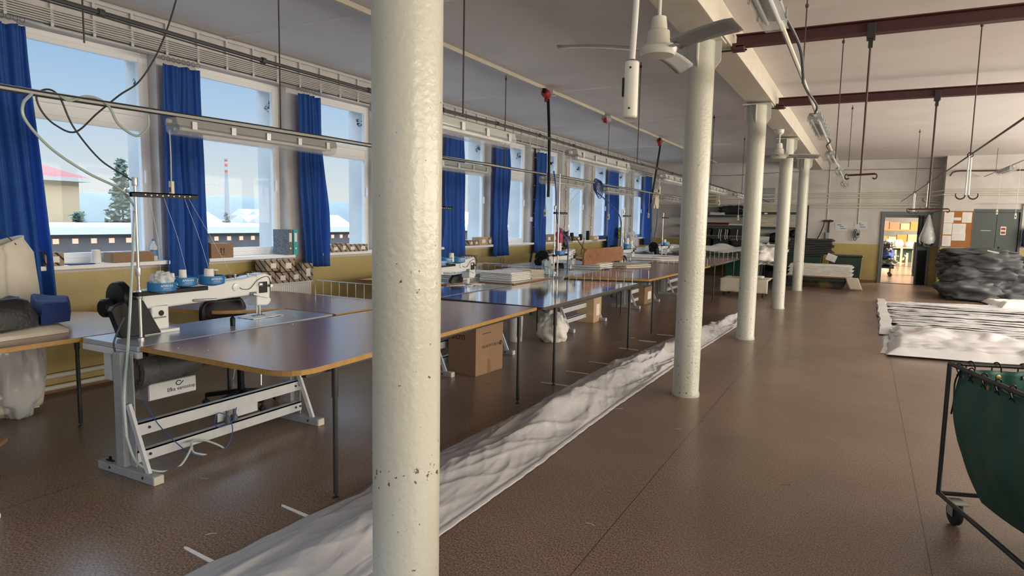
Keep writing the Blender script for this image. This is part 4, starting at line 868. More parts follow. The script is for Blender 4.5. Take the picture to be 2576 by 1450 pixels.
for k, pts in enumerate(([(1393, 430, -4.3), (1398, 470, -4.3), (1400, 540, -4.25), (1408, 575, -4.2), (1428, 610, -4.15), (1428, 660, -4.1), (1426, 700, -4.1)], [(1494, 478, -4.4), (1520, 500, -4.4), (1550, 530, -4.3), (1562, 560, -4.2), (1560, 630, -4.15)], [(1640, 490, -4.4), (1640, 590, -4.4), (1650, 640, -4.3)], [(1655, 500, -4.4), (1652, 560, -4.4), (1645, 600, -4.35)])):
    bezier_cable('blue_hose', [tuple(onx(*p)) for p in pts], .011, 'blue_hose', ['blue air hose hanging down to the third machine', 'blue air hose sagging to the fourth machine', 'left blue air hose at the farthest machine', 'right blue air hose at the farthest machine'][k], 'hose')
t = thing('hose_coil', 'coil of blue air hose hung on the left hanging pipe', 'hose coil', onx(1504, 466, -4.38))
for i in range(5):
    MB().tube([(.02 * i - .04, (.12 + .012 * i) * math.cos(a * PI / 12), (.12 + .01 * i) * math.sin(a * PI / 12) - .02 * i) for a in range(25)], .008, 6).build('hose_turn', 'blue_hose', t, smooth=True)

# ================================================================ CURTAINS
def curtain(ya, yb, za, zb, label, seed=0, flare=.0, shift=0):
    yc = (ya + yb) / 2; wd_ = yb - ya
    t = thing('curtain', label, 'curtain', (XL + .14, yc, 0))
    def fn(u, v):
        z = za + (zb - za) * u; tight = 1
        y = (v - .5) * wd_ * (.88 + .12 * u + flare * u) * tight
        w = v + .09 * nz(v * 3.3, seed * 2.7) + .03 * nz(u * 1.3, v * 4, seed)
        x = .040 * math.sin(w * 2 * PI * (3 + seed % 2) + seed + .8 * nz(u * 1.6, seed, 1)) * (.45 + .6 * u) + .012 * math.sin(w * 2 * PI * 11 + seed) * (1 - .6 * u) + .05 * nz(u * 2.2, v * 3, seed)
        return (x + .01, y + shift * u + .02 * nz(u * 2, seed, 7), z - .02 * nz(v * 4, seed))
    MB().grid(fn, 36, 70).build('cloth', 'blue_curtain', t, smooth='all', solid=.003)
    MB().tube([(-.02, -.45, za + .07), (-.02, .35, za + .07)], .008, 8).build('curtain_rod', 'zinc', t)
    for i in range(8):
        y = -wd_ * .42 + i * wd_ * .84 / 7
        MB().tube([(.001 * i, y + .018 * math.sin(a * PI / 6), za + .055 + .024 * math.cos(a * PI / 6)) for a in range(13)], .0028, 5).build('curtain_ring', 'dark_iron', t, smooth=True)
C_ = [(2.66, 3.08, 3.17, .82, 'leftmost long blue curtain beside the first window', 1, .12, .08), (4.26, 4.72, 3.14, .95, 'blue curtain between the first and second windows, above the spool trays', 2, 0, 0), (6.04, 6.46, 3.16, .99, 'blue curtain just left of the nearest column', 3, 0, .1),
      (9.34, 9.94, 3.10, .93, 'blue curtain just right of the nearest column, widening downwards', 4, .15, 0), (11.02, 11.62, 3.11, .94, 'blue curtain before the fifth pier with a hanging cord loop', 5, 0, 0), (12.84, 13.32, 3.11, .94, 'narrow blue curtain behind the black pier cable', 6, 0, 0),
      (17.3, 18.2, 3.12, .93, 'wide blue curtain near the far end of the windows', 7, 0, 0), (20.72, 21.5, 3.13, .92, 'last blue curtain in the far corner', 8, 0, 0)]
for c in C_: curtain(*c)
tag(MB().tube([(XL + .12, 11.40 + .06 * math.sin(a * PI / 8), .84 - .09 * math.cos(a * PI / 8)) for a in range(-6, 7)], .005, 6).build('cord_loop', 'cable_dark', smooth=True), 'dark cord loop hanging below the fifth visible curtain', 'cord')
for y, lab in ((13.02, 'black cable bundle running down the pier left of the narrow curtain'), (14.70, 'chained cable down the pier right of the narrow curtain'), (16.42, 'chained cable down the pier left of the wide far curtain'), (19.76, 'chained cable down the pier before the last window')):
    t = thing('pier_cable', lab, 'cable', (XL + .03, y - .06, 0)); m_ = 'cable_dark'
    if y < 14: MB().tube(cat([(0, 0, 3.2), (.02, .01, 2.6), (0, .01, 2.0), (.02, 0, 1.4), (0, -.05, .9), (.0, -.25, .4)]), .02, 8).build('cable', m_, t, smooth=True)
    else: MB().tube(cat([(0, 0, 3.2), (.01, .015, 2.3), (0, 0, 1.2)]), .006, 6).build('cable', m_, t, smooth=True)
    for i in range(7): MB().lathe([(.026, -.008), (.026, .008)], (.005, .0, 3.0 - i * .3), n=10).build('cable_clip', 'zinc', t)
for y, z, lab in ((12.86, 1.62, 'small white junction box on the pier with the black cable'),):
    tag(B((XL, y - .05, z), (XL + .05, y + .05, z + .1)).build('junction_box', 'socket', bevel=.005), lab, 'junction box')

# ================================================================ THINGS ON AND UNDER THE WINDOW SILLS
SZ = 1.166
def striped(name='striped_box_paper'):
    m = mat(name, (.40, .33, .25), .85); t = m.node_tree; b = t.nodes['Principled BSDF']
    g = N(t, 'ShaderNodeNewGeometry'); w = N(t, 'ShaderNodeTexWave', Scale=7.0); w.bands_direction = 'DIAGONAL'; t.links.new(g.outputs['Position'], w.inputs['Vector'])
    c = N(t, 'ShaderNodeValToRGB'); c.color_ramp.elements[0].position = .0; c.color_ramp.elements[0].color = (.04, .025, .02, 1); c.color_ramp.elements[1].position = .16; c.color_ramp.elements[1].color = (.34, .27, .20, 1); c.color_ramp.interpolation = 'CONSTANT'
    t.links.new(w.outputs['Fac'], c.inputs[0]); t.links.new(c.outputs[0], b.inputs['Base Color']); return m
M['striped'] = striped()
def carton(x, y, z, sx_, sy_, sz_, label, m_='striped', rz=0, group=None, lab=True, flaps=False, name='cardboard_box'):
    t = thing(name, label, 'box', (x, y, z), rz, group)
    bb = MB()
    hx, hy, w = sx_ / 2, sy_ / 2, .004
    bb.box((-hx, -hy, 0), (hx, hy, sz_ - .002)).build('carton', m_, t, bevel=.003)
    B((-hx, -.012, sz_ - .0018), (hx, .012, sz_ - .0012)).build('top_seam', 'card', t)
    if lab: B((hx + .0005, -hy * .3, sz_ * .25), (hx + .0015, hy * .5, sz_ * .7)).build('box_label', 'paper', t)
    if flaps:
        f = MB().beam((0, -hy, sz_), (0, -hy - .06, sz_ + .03), sx_, .004, (0, 0, 1)); f.build('flap', m_, t)
    return t
def on_sill(px0, px1, h_, dx, label, m_='striped', z=SZ, **k):
    a = onx(px0, 686 - .0563 * (px0 - 124) - 20, -6.33); b = onx(px1, 686 - .0563 * (px1 - 124) - 20, -6.33)
    return carton(-6.43 + dx, (a.y + b.y) / 2, z, .16, b.y - a.y, h_, label, m_, **k)
on_sill(108, 156, .12, .06, 'small labelled carton on the sill beside the leftmost curtain', flaps=True)
on_sill(282, 385, .10, .04, 'flat brown carton on the first sill right of the thread cone', 'card', lab=False)
t = thing('cream_thread_cone', 'squat cream thread cone on the first window sill', 'thread cone', (-6.40, 3.62, SZ)); MB().lathe([(.04, 0), (.042, .005), (.036, .12), (.033, .125)], n=24).build('wound_thread', 'thread_white', t, smooth=True)
o = on_sill(527, 583, .16, .05, 'open brown carton with two black arrows on the second window sill', 'card', lab=False, flaps=True)
for d in (-.018, .018):
    MB().box((.0815, .0 + d - .004, .05), (.083, d + .004, .10)).add([(.0815, d - .012, .09), (.0815, d + .012, .09), (.0815, d, .115)], [(0, 1, 2)]).build('printed_arrow', 'ink', o)
B((.0815, -.035, .035), (.083, .035, .04)).build('printed_line', 'ink', o)
o = thing('flat_folder', 'dark blue flat folder lying on the first window sill', 'folder', (-6.33, 3.42, SZ)); B((-.06, -.09, 0), (.06, .12, .008)).build('cover', 'navy_cloth', o)
def binder(y, m_, label, th=.07):
    t = thing('ring_binder', label, 'binder', (-6.35, y, SZ))
    MB().box((-.14, -th / 2, 0), (.12, -th / 2 + .004, .31)).box((-.14, th / 2 - .004, 0), (.12, th / 2, .31)).box((.117, -th / 2 + .004, 0), (.12, th / 2 - .004, .31)).build('cover', m_, t)
    B((-.13, -th / 2 + .008, .01), (.10, th / 2 - .008, .30)).build('pages', 'paper', t)
    B((.1203, -.02, .16), (.1213, .02, .27)).build('spine_label', 'paper', t)
    MB().lathe([(.012, .1203), (.012, .1222)], (0, 0, .08), 'x', 14).build('finger_ring', 'zinc', t)
binder(5.86, 'binder_grey', 'grey marbled ring binder on the second window sill'); binder(5.945, 'binder_teal', 'teal ring binder beside the marbled one on the sill')
x0 = 826
for i, (a, b, h_) in enumerate(((826, 850, .10), (851, 868, .12), (868, 893, .10), (894, 920, .10))):
    on_sill(a, b, h_, .06, ['striped carton at the left end of the third window sill', 'second striped carton on the third window sill', 'third striped carton on the third window sill', 'striped carton on the third sill next to the nearest column'][i])
for i, (a, b, h_, m_) in enumerate(((1175, 1187, .10, 'striped'), (1188, 1200, .10, 'striped'), (1201, 1222, .15, 'card_light'), (1222, 1233, .14, 'striped'), (1370, 1384, .16, 'striped'), (1385, 1399, .17, 'card'), (1400, 1413, .17, 'card'), (1432, 1441, .12, 'striped'), (1444, 1462, .10, 'striped'), (1490, 1498, .10, 'card_light'), (1552, 1560, .14, 'striped'))):
    on_sill(a, b, h_, .06, ['first small carton right of the nearest column on the sill', 'second small carton right of the nearest column on the sill', 'tallest pale carton on the first sill right of the nearest column', 'striped carton at the end of the first sill right of the nearest column', 'striped carton right of the narrow curtain', 'left plain brown carton behind the third machine', 'right plain brown carton behind the third machine', 'small striped carton on the sill by the black cables', 'striped carton with cables before the chained pier', 'pale carton on the sill before the wide far curtain', 'striped carton right of the wide far curtain'][i], m_)
for i, (q, z) in enumerate(((1497, 1.27), (1510, 1.28), (1520, 1.26))):
    p = onx(q, 600, -6.36); o = crumple('rolled_cloth', (p.x, p.y, SZ + .0), (.07, .16, .05), ['white_cloth', 'navy_cloth', 'dark_grey_cloth'][i], ['white cloth roll on the sill before the wide far curtain', 'blue cloth roll on the sill before the wide far curtain', 'dark roll on the sill against the wide far curtain'][i], 'cloth roll', i, .2)
# cartons heaped on the radiator
boxes = [(-6.22, 5.14, .84, .20, .26, .13), (-6.22, 5.40, .84, .20, .22, .15), (-6.22, 5.62, .84, .20, .20, .13), (-6.22, 5.83, .84, .20, .19, .13), (-6.22, 6.03, .84, .20, .18, .22), (-6.20, 5.47, .995, .18, .20, .13), (-6.20, 5.70, .975, .18, .22, .15)]
names = ['striped carton at the left end of the radiator', 'striped carton under the leaning one on the radiator', 'bottom striped carton in the middle of the radiator', 'bottom striped carton right of the middle of the radiator', 'tall striped carton at the right end of the radiator', 'upper tilted striped carton on the radiator', 'highest striped carton on the radiator heap']
for b, n_ in zip(boxes, names): carton(*b, n_)
carton(-6.28, 9.98, .84, .2, .5, .16, 'striped carton behind the second machine under the sill')
carton(-6.28, 13.85, .84, .2, .8, .14, 'striped carton heap behind the third machine below the sill')
t = thing('radiator', 'white panel radiator under the second and third windows', 'radiator', (-6.36, 5.75, .20))
B((-.04, -.75, 0), (.03, .55, .60)).build('panel', 'white_paint', t, bevel=.008)
fz = MB()
for i in range(38): fz.box((.03, -.74 + i * .034, .02), (.036, -.725 + i * .034, .58))
fz.build('ribs', 'frame', t); B((-.05, -.76, .60), (.04, .56, .635)).build('top_grille', 'frame', t)
for y in (-.6, .4): B((-.02, y, -.2), (.01, y + .03, 0)).build('foot', 'light_steel', t)
for y, lab in ((10.1, 'white panel radiator behind the second machine'), (13.9, 'white panel radiator behind the third machine')):
    rd_ = dup(t); place(rd_, (-6.36, y, .20), None, lab)
# canvas sack hanging at the left edge
t = thing('canvas_sack', 'tall pale canvas sack hanging by the leftmost curtain', 'sack', (-6.0, 2.62, 0))
def sack(u, v):
    a = v * 2 * PI; z = .05 + 1.33 * u; r = .22 + .05 * math.sin(u * 3) - .05 * (u > .97)
    r *= 1 + .14 * nz(math.cos(a) * 1.4, math.sin(a) * 1.4, u * 2.6) + .05 * math.sin(a * 5 + u * 3) * u
    return (r * .75 * math.cos(a), r * 1.15 * math.sin(a) - .0 + .05 * nz(u * 2, 3), z + (.07 * math.sin(a) if u > .95 else 0))
MB().grid(sack, 40, 60).build('sack_cloth', 'canvas', t, smooth='all', solid=.006)
MB().tube([(.12, .1, 1.38), (.0, .0, 1.55), (-.42, -.05, 1.75)], .004, 6).build('hanging_string', 'cable_dark', t)
B((-.12, -.2, .045), (.12, .2, .055)).build('sack_bottom', 'canvas', t)
o = crumple('plastic_sack', (-5.93, 2.66, 0), (.17, .17, .37), 'clear_bag', 'bulging milky plastic sack on the floor below the canvas sack', 'sack', 5, .25, 1.6, n=30)
# folded materials on the left board
def pile_slab(name, pts, z, th, m_, label, cat_, seed=0, wav=.02, edge=.02, group=None):
    """ a folded slab over a four-cornered footprint """
    p = [Vector((*q, 0)) for q in pts]
    def fn(u, v):
        s_ = 2 * u - 1; r = abs(s_)
        vv = v * 2 * PI
        a = p[0].lerp(p[1], .5 + .5 * 0); 
        cu = .5 + .5 * max(-1, min(1, 1.25 * math.cos(vv) if 0 else math.cos(vv) * (1.42 if abs(math.cos(vv)) < .7072 else 1.0 / max(.7071, abs(math.cos(vv))))))
        return None
    mb = MB(); nu, nv = 22, 22
    def P(u, v): return p[0] * (1 - u) * (1 - v) + p[1] * u * (1 - v) + p[2] * u * v + p[3] * (1 - u) * v
    def top(u, v):
        q = P(u, v); e = min(u, 1 - u, v, 1 - v); f = min(1, (e / .06)) ** .5 if edge else 1
        return (q.x, q.y, z + th * (.45 + .55 * f) + wav * nz(q.x * 3, q.y * 3, seed) * f + wav * .5 * nz(q.x * 9, q.y * 9, seed) * f)
    def bot(u, v): q = P(u, v); return (q.x, q.y, z)
    mb.grid(top, nu, nv); mb.grid(bot, nu, nv)
    n0 = (nu + 1) * (nv + 1); ring = [i * (nv + 1) for i in range(nu + 1)] + [nu * (nv + 1) + j for j in range(1, nv + 1)] + [i * (nv + 1) + nv for i in range(nu - 1, -1, -1)] + [j for j in range(nv - 1, 0, -1)]
    mb.f += [(a, b, b + n0, a + n0) for a, b in zip(ring, ring[1:] + ring[:1])]
    o = mb.build(name, m_, smooth=True); return tag(o, label, cat_, group)
pile_slab('folded_cloth', [(-5.3, 1.2), (-4.72, 1.2), (-4.78, 2.50), (-5.3, 2.66)], TZ + .001, .055, 'canvas', 'cream folded cloth at the bottom of the pile on the left board', 'cloth', 2)
pile_slab('folded_cloth', [(-5.35, 1.2), (-4.73, 1.2), (-4.75, 2.30), (-5.3, 2.50)], TZ + .072, .16, 'black_cloth', 'shiny black folded cover on the pile at the left edge', 'cloth', 5, .05)
o = pile_slab('folded_cloth', [(-5.32, 2.52), (-4.76, 2.32), (-4.80, 2.52), (-5.2, 2.74)], TZ + .075, .15, 'navy_cloth', 'blue folded cloth flap on top of the black cover', 'cloth', 7, .03)
# wire trolley with white fleece at the left edge
t = thing('chrome_trolley', 'chrome framed trolley corner with white fleece at the left edge', 'trolley', (-4.75, 1.9, 0))
MB().tube(cat([(-.35, -.5, .56), (.17, -.05, .56), (.22, .03, .53), (.22, .03, .1)], 8), .012, 10).build('handle_tube', 'chrome', t, smooth=True)
MB().prism([(-.6, -.7), (.05, -.55), (.27, .0), (.15, .12), (-.5, .0)], .22, .245).build('deck', 'card', t, bevel=.003)
for x, y in ((.2, .0), (-.4, -.1), (0, -.45)): MB().lathe([(.04, -.015), (.04, .015)], (x, y, .04), 'x', 16).tube([(x, y, .06), (x, y, .23)], .01, 8).build('castor', 'rubber', t)
for i in range(6):
    o = crumple('folded_fleece', (-4.85, 1.72 + .01 * i, .246 + i * .043), (.25, .26, .026), 'thread_white', 'white folded fleece on the chrome trolley at the left edge', 'fleece', i, .12, 1.5, group='white fleeces on the trolley', power=.5, n=16)
tag(MB().prism([(-4.13, 1.60), (-3.98, 1.64), (-3.99, 1.70), (-4.14, 1.66)], .001, .03).build('white_offcut', 'white_cloth', bevel=.006), 'small white offcut on the floor at the lower left edge', 'offcut')

# ================================================================ ON THE FAR TABLES
def cloth_stack(pts, z, n, th, m_, label, group, jit=.01, seed=0, cat_='folded sheet', name='folded_sheet'):
    rr = random.Random(seed)
    for i in range(n):
        dx, dy = rr.uniform(-jit, jit), rr.uniform(-jit, jit)
        pile_slab(name, [(x + dx, y + dy) for x, y in pts], z + i * th, th * .9, m_, label, cat_, seed + i, th * .15 + (0.01 if i == n - 1 else 0), group=group)
cloth_stack([(-4.62, 7.72), (-4.12, 7.72), (-4.08, 8.22), (-4.6, 8.24)], .836, 5, .022, 'white_cloth', 'cream sheet in the tilted folded stack right of the second machine', 'folded sheets nearer on the glossy board', seed=1)
cloth_stack([(-4.55, 8.26), (-4.1, 8.28), (-4.0, 8.50), (-4.5, 8.54)], .836, 6, .020, 'canvas', 'cream sheet in the neat folded stack by the wire rail', 'folded sheets by the wire rail', seed=9)
cloth_stack([(-5.6, 7.5), (-4.75, 7.4), (-4.7, 8.4), (-5.6, 8.5)], .836, 3, .022, 'white_cloth', 'wide cream sheet lying behind the tilted folded stack', 'wide sheets behind the folded stack', seed=15)
cloth_stack([(-5.0, 10.75), (-4.0, 10.75), (-4.0, 11.4), (-5.1, 11.4)], TZ + .001, 3, .033, 'white_cloth', 'thick cream sheet lying before the long wooden board', 'cream sheets before the wooden board', seed=21)
cloth_stack([(-4.7, 11.5), (-3.75, 11.4), (-3.5, 12.1), (-4.6, 12.12)], TZ + .001, 2, .03, 'canvas', 'cream sheet under the right end of the long wooden board', 'cream sheets under the wooden board', seed=23)
cloth_stack([(-5.5, 13.95), (-3.9, 14.2), (-3.1, 14.9), (-5.3, 14.95)], TZ + .001, 2, .05, 'white_cloth', 'big cream sheet spread over the fourth brown board', 'cream sheets on the fourth board', seed=27)
t = thing('wooden_board', 'long stained wooden board with rounded corners standing on edge', 'wooden board', onx(1467, 664, -4.12)); t.location.z = .912
L_ = 2.02
c0 = [(.0, 0), (L_, 0), (L_, .20), (L_ - .10, .27), (.10, .27), (0, .20)]
MB().prismx(c0, -.02, .02).build('board', 'pine', t, bevel=.006)
for yy in (.25, L_ - .2): MB().lathe([(.02, .0201), (.02, .0215)], (0, yy, .14), 'x', 10).build('knot', 'edge_dark', t)
o = MB().grid(lambda u, v: (-5.5 + u * 3.3, 17.35 + v * 1.7, .85 + .20 * abs(nz(u * 4, v * 3, 4)) + .34 * max(0, nz(u * 2.6, v * 2, 12)) + .10 * u), 50, 26).build('white_cloth', 'white_cloth', smooth=True, solid=.008); tag(o, 'large rumpled white cloth heaped over the far table before the shelving', 'cloth')
o = crumple('bunched_cloth', (-2.25, 18.1, .62), (.42, .5, .28), 'white_cloth', 'bunched cream cloth spilling over the right end of the far table', 'cloth', 9, .5, 2.4)
o = crumple('folded_cushion', (-4.9, 17.7, TZ + .001), (.35, .3, .12), 'white_cloth', 'puffy white bundle beside the farthest machine', 'bundle', 12, .3)
o = crumple('grey_bag', (-5.9, 18.2, .86), (.16, .4, .24), 'clear_bag', 'limp grey plastic bag hanging before the last window', 'plastic bag', 14, .4)
o = crumple('yellow_bag', (-6.1, 18.0, 1.2), (.06, .14, .15), 'yellow_bag', 'bright yellow-green plastic bag before the last windows', 'plastic bag', 16, .4)
o = crumple('pink_cloth', (-4.9, 11.0, 1.2), (.05, .07, .16), 'pink', 'pink rag hanging among the machines left of the window pier', 'rag', 17, .4)
MB().tube([(0, 0, .25), (.2, -.1, .9), (.5, -.2, 1.16)], .003, 5).build('hanging_string', 'cable_white', o)
o = crumple('black_garment', (-4.95, 11.25, 1.12), (.08, .12, .17), 'black_cloth', 'black garment hanging beside the pink rag', 'garment', 18, .4)
MB().tube([(0, 0, .25), (.2, -.1, .9), (.55, -.2, 1.24)], .003, 5).build('hanging_string', 'cable_white', o)
o = crumple('hanging_rag', onx(1648, 488, -4.45) + Vector((0, 0, -.35)), (.07, .16, .22), 'canvas', 'pale rag hanging from the pipe before the last curtain', 'rag', 19, .5)
for i, (q, w) in enumerate(((1460, 590), (1438, 600), (1478, 600))):
    p = onx(q, w, -6.3); tag(B((p.x - .03, p.y - .05, SZ), (p.x + .03, p.y + .06, SZ + .16 + .04 * i)).build('power_plug', 'black_plastic', bevel=.012), ['black adapter standing on the sill cartons', 'small black adapter on the sill behind the third machine', 'black round adapter on the sill by the chained pier'][i], 'adapter')
for k, pts in enumerate(([(1450, 600), (1475, 640), (1482, 690)], [(1470, 600), (1462, 640), (1463, 700)])):
    bezier_cable('power_cable', [tuple(onx(*p, -6.2)) for p in pts], .01, 'cable_dark', ['right dark cable drooping from the sill over the yellow wall', 'left dark cable drooping from the sill over the yellow wall'][k])

# ================================================================ UNDER THE TABLES
t = carton(-3.66, 6.06, 0, .36, .52, .58, 'large cardboard box with handwriting under the nearest table board', 'card', rz=math.radians(-4), lab=False)
MB().box((.1805, -.04, .0), (.1815, .02, .15)).build('packing_tape', 'edge_wood', t)
text('printed_lettering', 'VELCRO | ALFATEX', .042, 'ink', t, (.1812, .03, .30), (0, -1, 0), (0, 0, -1))
MB().lathe([(.026, .1806), (.026, .1814)], (0, .215, .30), 'x', 20).build('printed_emblem', 'ink', t)
text('emblem_letter', 'V', .034, 'card', t, (.1818, .215, .30), (0, -1, 0), (0, 0, -1))
text('small_lettering', 'MADE EXCLUSIVELY FOR', .014, 'ink', t, (.1812, -.06, .44), (0, -1, 0), (0, 0, -1))
o = text('handwriting', '5cm', .11, 'ink', t, (-.05, -.2606, .41), (1, 0, 0), (0, 0, 1))
t = crumple('white_sack', (-3.68, 8.12, 0), (.19, .19, .17), 'white_cloth', 'white plastic sack of offcuts standing under the glossy board', 'sack', 22, .15, 2)
o = crumple('open_plastic_bag', (-3.70, 8.16, .22), (.14, .15, .17), 'clear_bag', 'crumpled clear plastic rising from the white offcut sack', 'plastic bag', 23, .4, 2.2, flat=False)
t = thing('wrapped_rolls', 'stack of pale rolls wrapped in clear plastic behind the cardboard box', 'roll stack', (-4.12, 7.85, 0))
for i in range(7): MB().lathe([(.08, 0), (.095, .01), (.095, .055), (.08, .065)], (.004 * (i % 2), 0, i * .067), n=24).build('roll', 'white_cloth', t, smooth=True)
MB().lathe([(.1, 0), (.105, .2), (.11, .5), (.06, .56)], n=20).build('clear_wrap', 'clear_bag', t, smooth=True)
carton(-3.95, 10.15, 0, .3, .35, .42, 'upright brown carton under the third machine table', 'card_light', lab=True)
carton(-4.0, 13.1, 0, .4, .6, .35, 'brown carton on the floor behind the second table legs', 'card')
carton(-4.3, 17.9, .0, .7, .45, .5, 'brown carton far under the white-covered table', 'card')
def office_chair(x, y, rz, label, seat=True):
    t = thing('swivel_chair', label, 'chair', (x, y, 0), rz)
    MB().tube([(0, 0, .12), (0, 0, .42)], .028, 14).build('gas_column', 'black_plastic', t, smooth=True)
    for k in range(5):
        a = k * 2 * PI / 5; d = Vector((math.cos(a), math.sin(a), 0))
        l = MB().beam(d * .02 + Vector((0, 0, .135)), d * .30 + Vector((0, 0, .095)), .045, .035).build('leg', 'black_plastic', t, bevel=.006)
        MB().lathe([(.025, -.02), (.028, 0), (.025, .02)], (d.x * .3, d.y * .3, .031), 'x', 14).tube([(d.x * .3, d.y * .3, .04), (d.x * .3, d.y * .3, .09)], .008, 8).build('castor', 'rubber', l, smooth=True)
    B((-.21, -.21, .44), (.21, .21, .51)).build('seat', 'black_cloth', t, bevel=.03)
    MB().beam((-.19, 0, .45), (-.27, 0, .68), .05, .012, (0, 1, 0)).build('back_bar', 'black_steel', t)
    MB().grid(lambda u, v: (-.29 + .05 * (2 * v - 1) ** 2, (v - .5) * .44 * (1 - .25 * (2 * u - 1) ** 4), .62 + .30 * u), 10, 12).build('backrest', 'black_plastic', t, smooth=True, solid=.035)
    return t
ch = office_chair(-4.66, 3.80, math.radians(-6), 'black swivel chair pushed in behind the nearest machine table')
o = dup(ch); place(o, (-4.95, 6.95 + .3, 0), math.radians(190), 'black swivel chair at the second machine')
o = dup(ch); place(o, (-4.9, 10.45, 0), math.radians(170), 'black swivel chair at the third machine')
o = dup(ch); place(o, (-4.9, 13.9, 0), math.radians(150), 'black swivel chair at the fourth machine')
def stool(x, y, label):
    t = thing('steel_chair', label, 'chair', (x, y, 0))
    for a in (-1, 1):
        for b in (-1, 1): MB().tube([(a * .14, b * .14, .44), (a * .2, b * .2, .01)], .011, 8).build('leg', 'zinc', t, smooth=True)
    B((-.19, -.19, .44), (.19, .19, .47)).build('seat', 'pine', t, bevel=.012)
    MB().tube(cat([(-.17, -.17, .46), (-.2, -.18, .8), (-.2, .18, .8), (-.17, .17, .46)]), .011, 8).build('back_tube', 'zinc', t, smooth=True)
stool(-5.25, 4.55, 'wooden seated steel chair standing under the brown window board')

# ================================================================ PLASTIC FILM ON THE FLOOR
def lerp_tab(tab, t):
    for (a, va), (b, vb) in zip(tab, tab[1:]):
        if t <= b: return va + (vb - va) * (t - a) / (b - a)
    return tab[-1][1]
LFT = [(1.2, -2.62), (1.82, -2.63), (2.44, -2.60), (2.95, -2.56), (3.25, -2.60), (3.8, -2.55), (4.89, -2.50), (6.8, -2.52), (9.3, -2.33), (12.0, -1.95), (12.6, -1.9)]
RGT = [(1.2, -1.88), (2.0, -1.86), (2.8, -1.84), (3.8, -1.83), (5.35, -1.85), (7.4, -1.82), (11.1, -1.70), (12.6, -1.72)]
def film_fn(u, v):
    y = 1.2 + 11.2 * u; a = lerp_tab(LFT, y) + .03 * nz(y * 1.7, 1) + .015 * nz(y * 6, 2); b = lerp_tab(RGT, y) + .012 * nz(y * 2.2, 4) + .008 * nz(y * 9, 4)
    x = a + (b - a) * v; e = min(v, 1 - v); f = min(1, e / .16)
    rd = lambda n: (1 - min(1, 2.2 * abs(n))) ** 1.6
    ridge = .10 * math.exp(-((v - .55 - .15 * nz(y * .5, 7)) ** 2) / .03) * (1 + .6 * nz(y * 1.1, 9)) * (.35 + .65 * min(1, y / 3.5))
    side = .05 * math.exp(-((v - .25 - .06 * nz(y * .9, 17)) ** 2) / .008) * max(0, .5 + 1.2 * nz(y * .8, 19))
    qx = x + .12 * nz(y * 1.1, x * 2, 40); f1 = rd(noise.noise(Vector((qx * 4.6 + y * .35, y * .42, 3)))); f2 = rd(noise.noise(Vector((qx * 8 - y * 1.5, y * .9, 5)))); f3 = rd(noise.noise(Vector((qx * 10 + y * 4.2, y * 2.2, 8))))
    near = .3 + .7 * min(1, max(0, (y - 1.5) / 3)); z = .006 + f * (ridge + side + near * .040 * f1 + near * .020 * f2 + near * .010 * f3 + .03 * max(0, nz(x * 2.2, y * .9, 30)))
    if v > .93: z = .006 + .012 * math.sin((v - .93) / .07 * PI)
    return (x, y, max(.003, z))
film_o = MB().grid(film_fn, 900, 84).build('plastic_film', 'film', smooth='all', solid=.002)
tag(film_o, 'long crumpled white plastic film strip lying along the columns and table legs', 'plastic film')
for y, x, L_, rz_ in ((1.97, -2.74, .24, -.10), (2.55, -2.71, .22, -.12), (5.95, -2.66, .28, .05), (6.55, -2.66, .26, .0), (7.15, -2.62, .26, .0), (8.15, -2.60, .26, -.02), (8.85, -2.56, .24, .0), (9.5, -2.48, .24, .0)):
    o = MB().prism([(-L_ / 2, -.008), (-L_ / 2 - .012, 0), (-L_ / 2, .008), (L_ / 2, .011), (L_ / 2, -.011)], .001, .006).build('film_tape', 'white_cloth')
    o.location = (x, y, 0); o.rotation_euler = (0, 0, rz_); tag(o, 'narrow white tape tail sticking out from the left edge of the plastic film', 'tape', 'tape tails at the film edge')
# broad stack of film sheets at the right
def flat_sheet(name, pts, z, m_, label, seed, amp=.012, streak=9.0, bumps=0, solid=.003, res=(90, 220)):
    p = [Vector((*q, 0)) for q in pts]
    def fn(u, v):
        q = p[0] * (1 - u) * (1 - v) + p[1] * u * (1 - v) + p[2] * u * v + p[3] * (1 - u) * v
        q = q + Vector((.05 * nz(q.y * 1.6, seed), .06 * nz(q.x * 1.6, seed, 4), 0))
        f = min(1, min(u, 1 - u, v, 1 - v) / .05)
        h_ = amp * (1 + noise.noise(Vector((q.x * .8, q.y * streak * .35, seed)))) + amp * .8 * noise.noise(Vector((q.x * 1.6, q.y * streak, seed + 3)))
        if bumps: h_ += bumps * (max(0, noise.noise(Vector((q.x * 1.7, q.y * 1.2, seed + 9)))) + .3 * abs(noise.noise(Vector((q.x * 4, q.y * 3, seed)))))
        return (q.x, q.y, z * (.25 + .75 * f) + max(.002, h_ * f))
    return tag(MB().grid(fn, *res).build(name, 'film_sheet' if m_ == 'film' else m_, smooth='all', solid=solid), label, 'plastic sheet')
flat_sheet('plastic_sheet', [(.33, 9.8), (4.8, 10.3), (5.4, 18.3), (.40, 16.7)], .004, 'film', 'broad rippled white plastic sheet covering the floor right of the aisle', 1, .03, 26)
rs = random.Random(4)
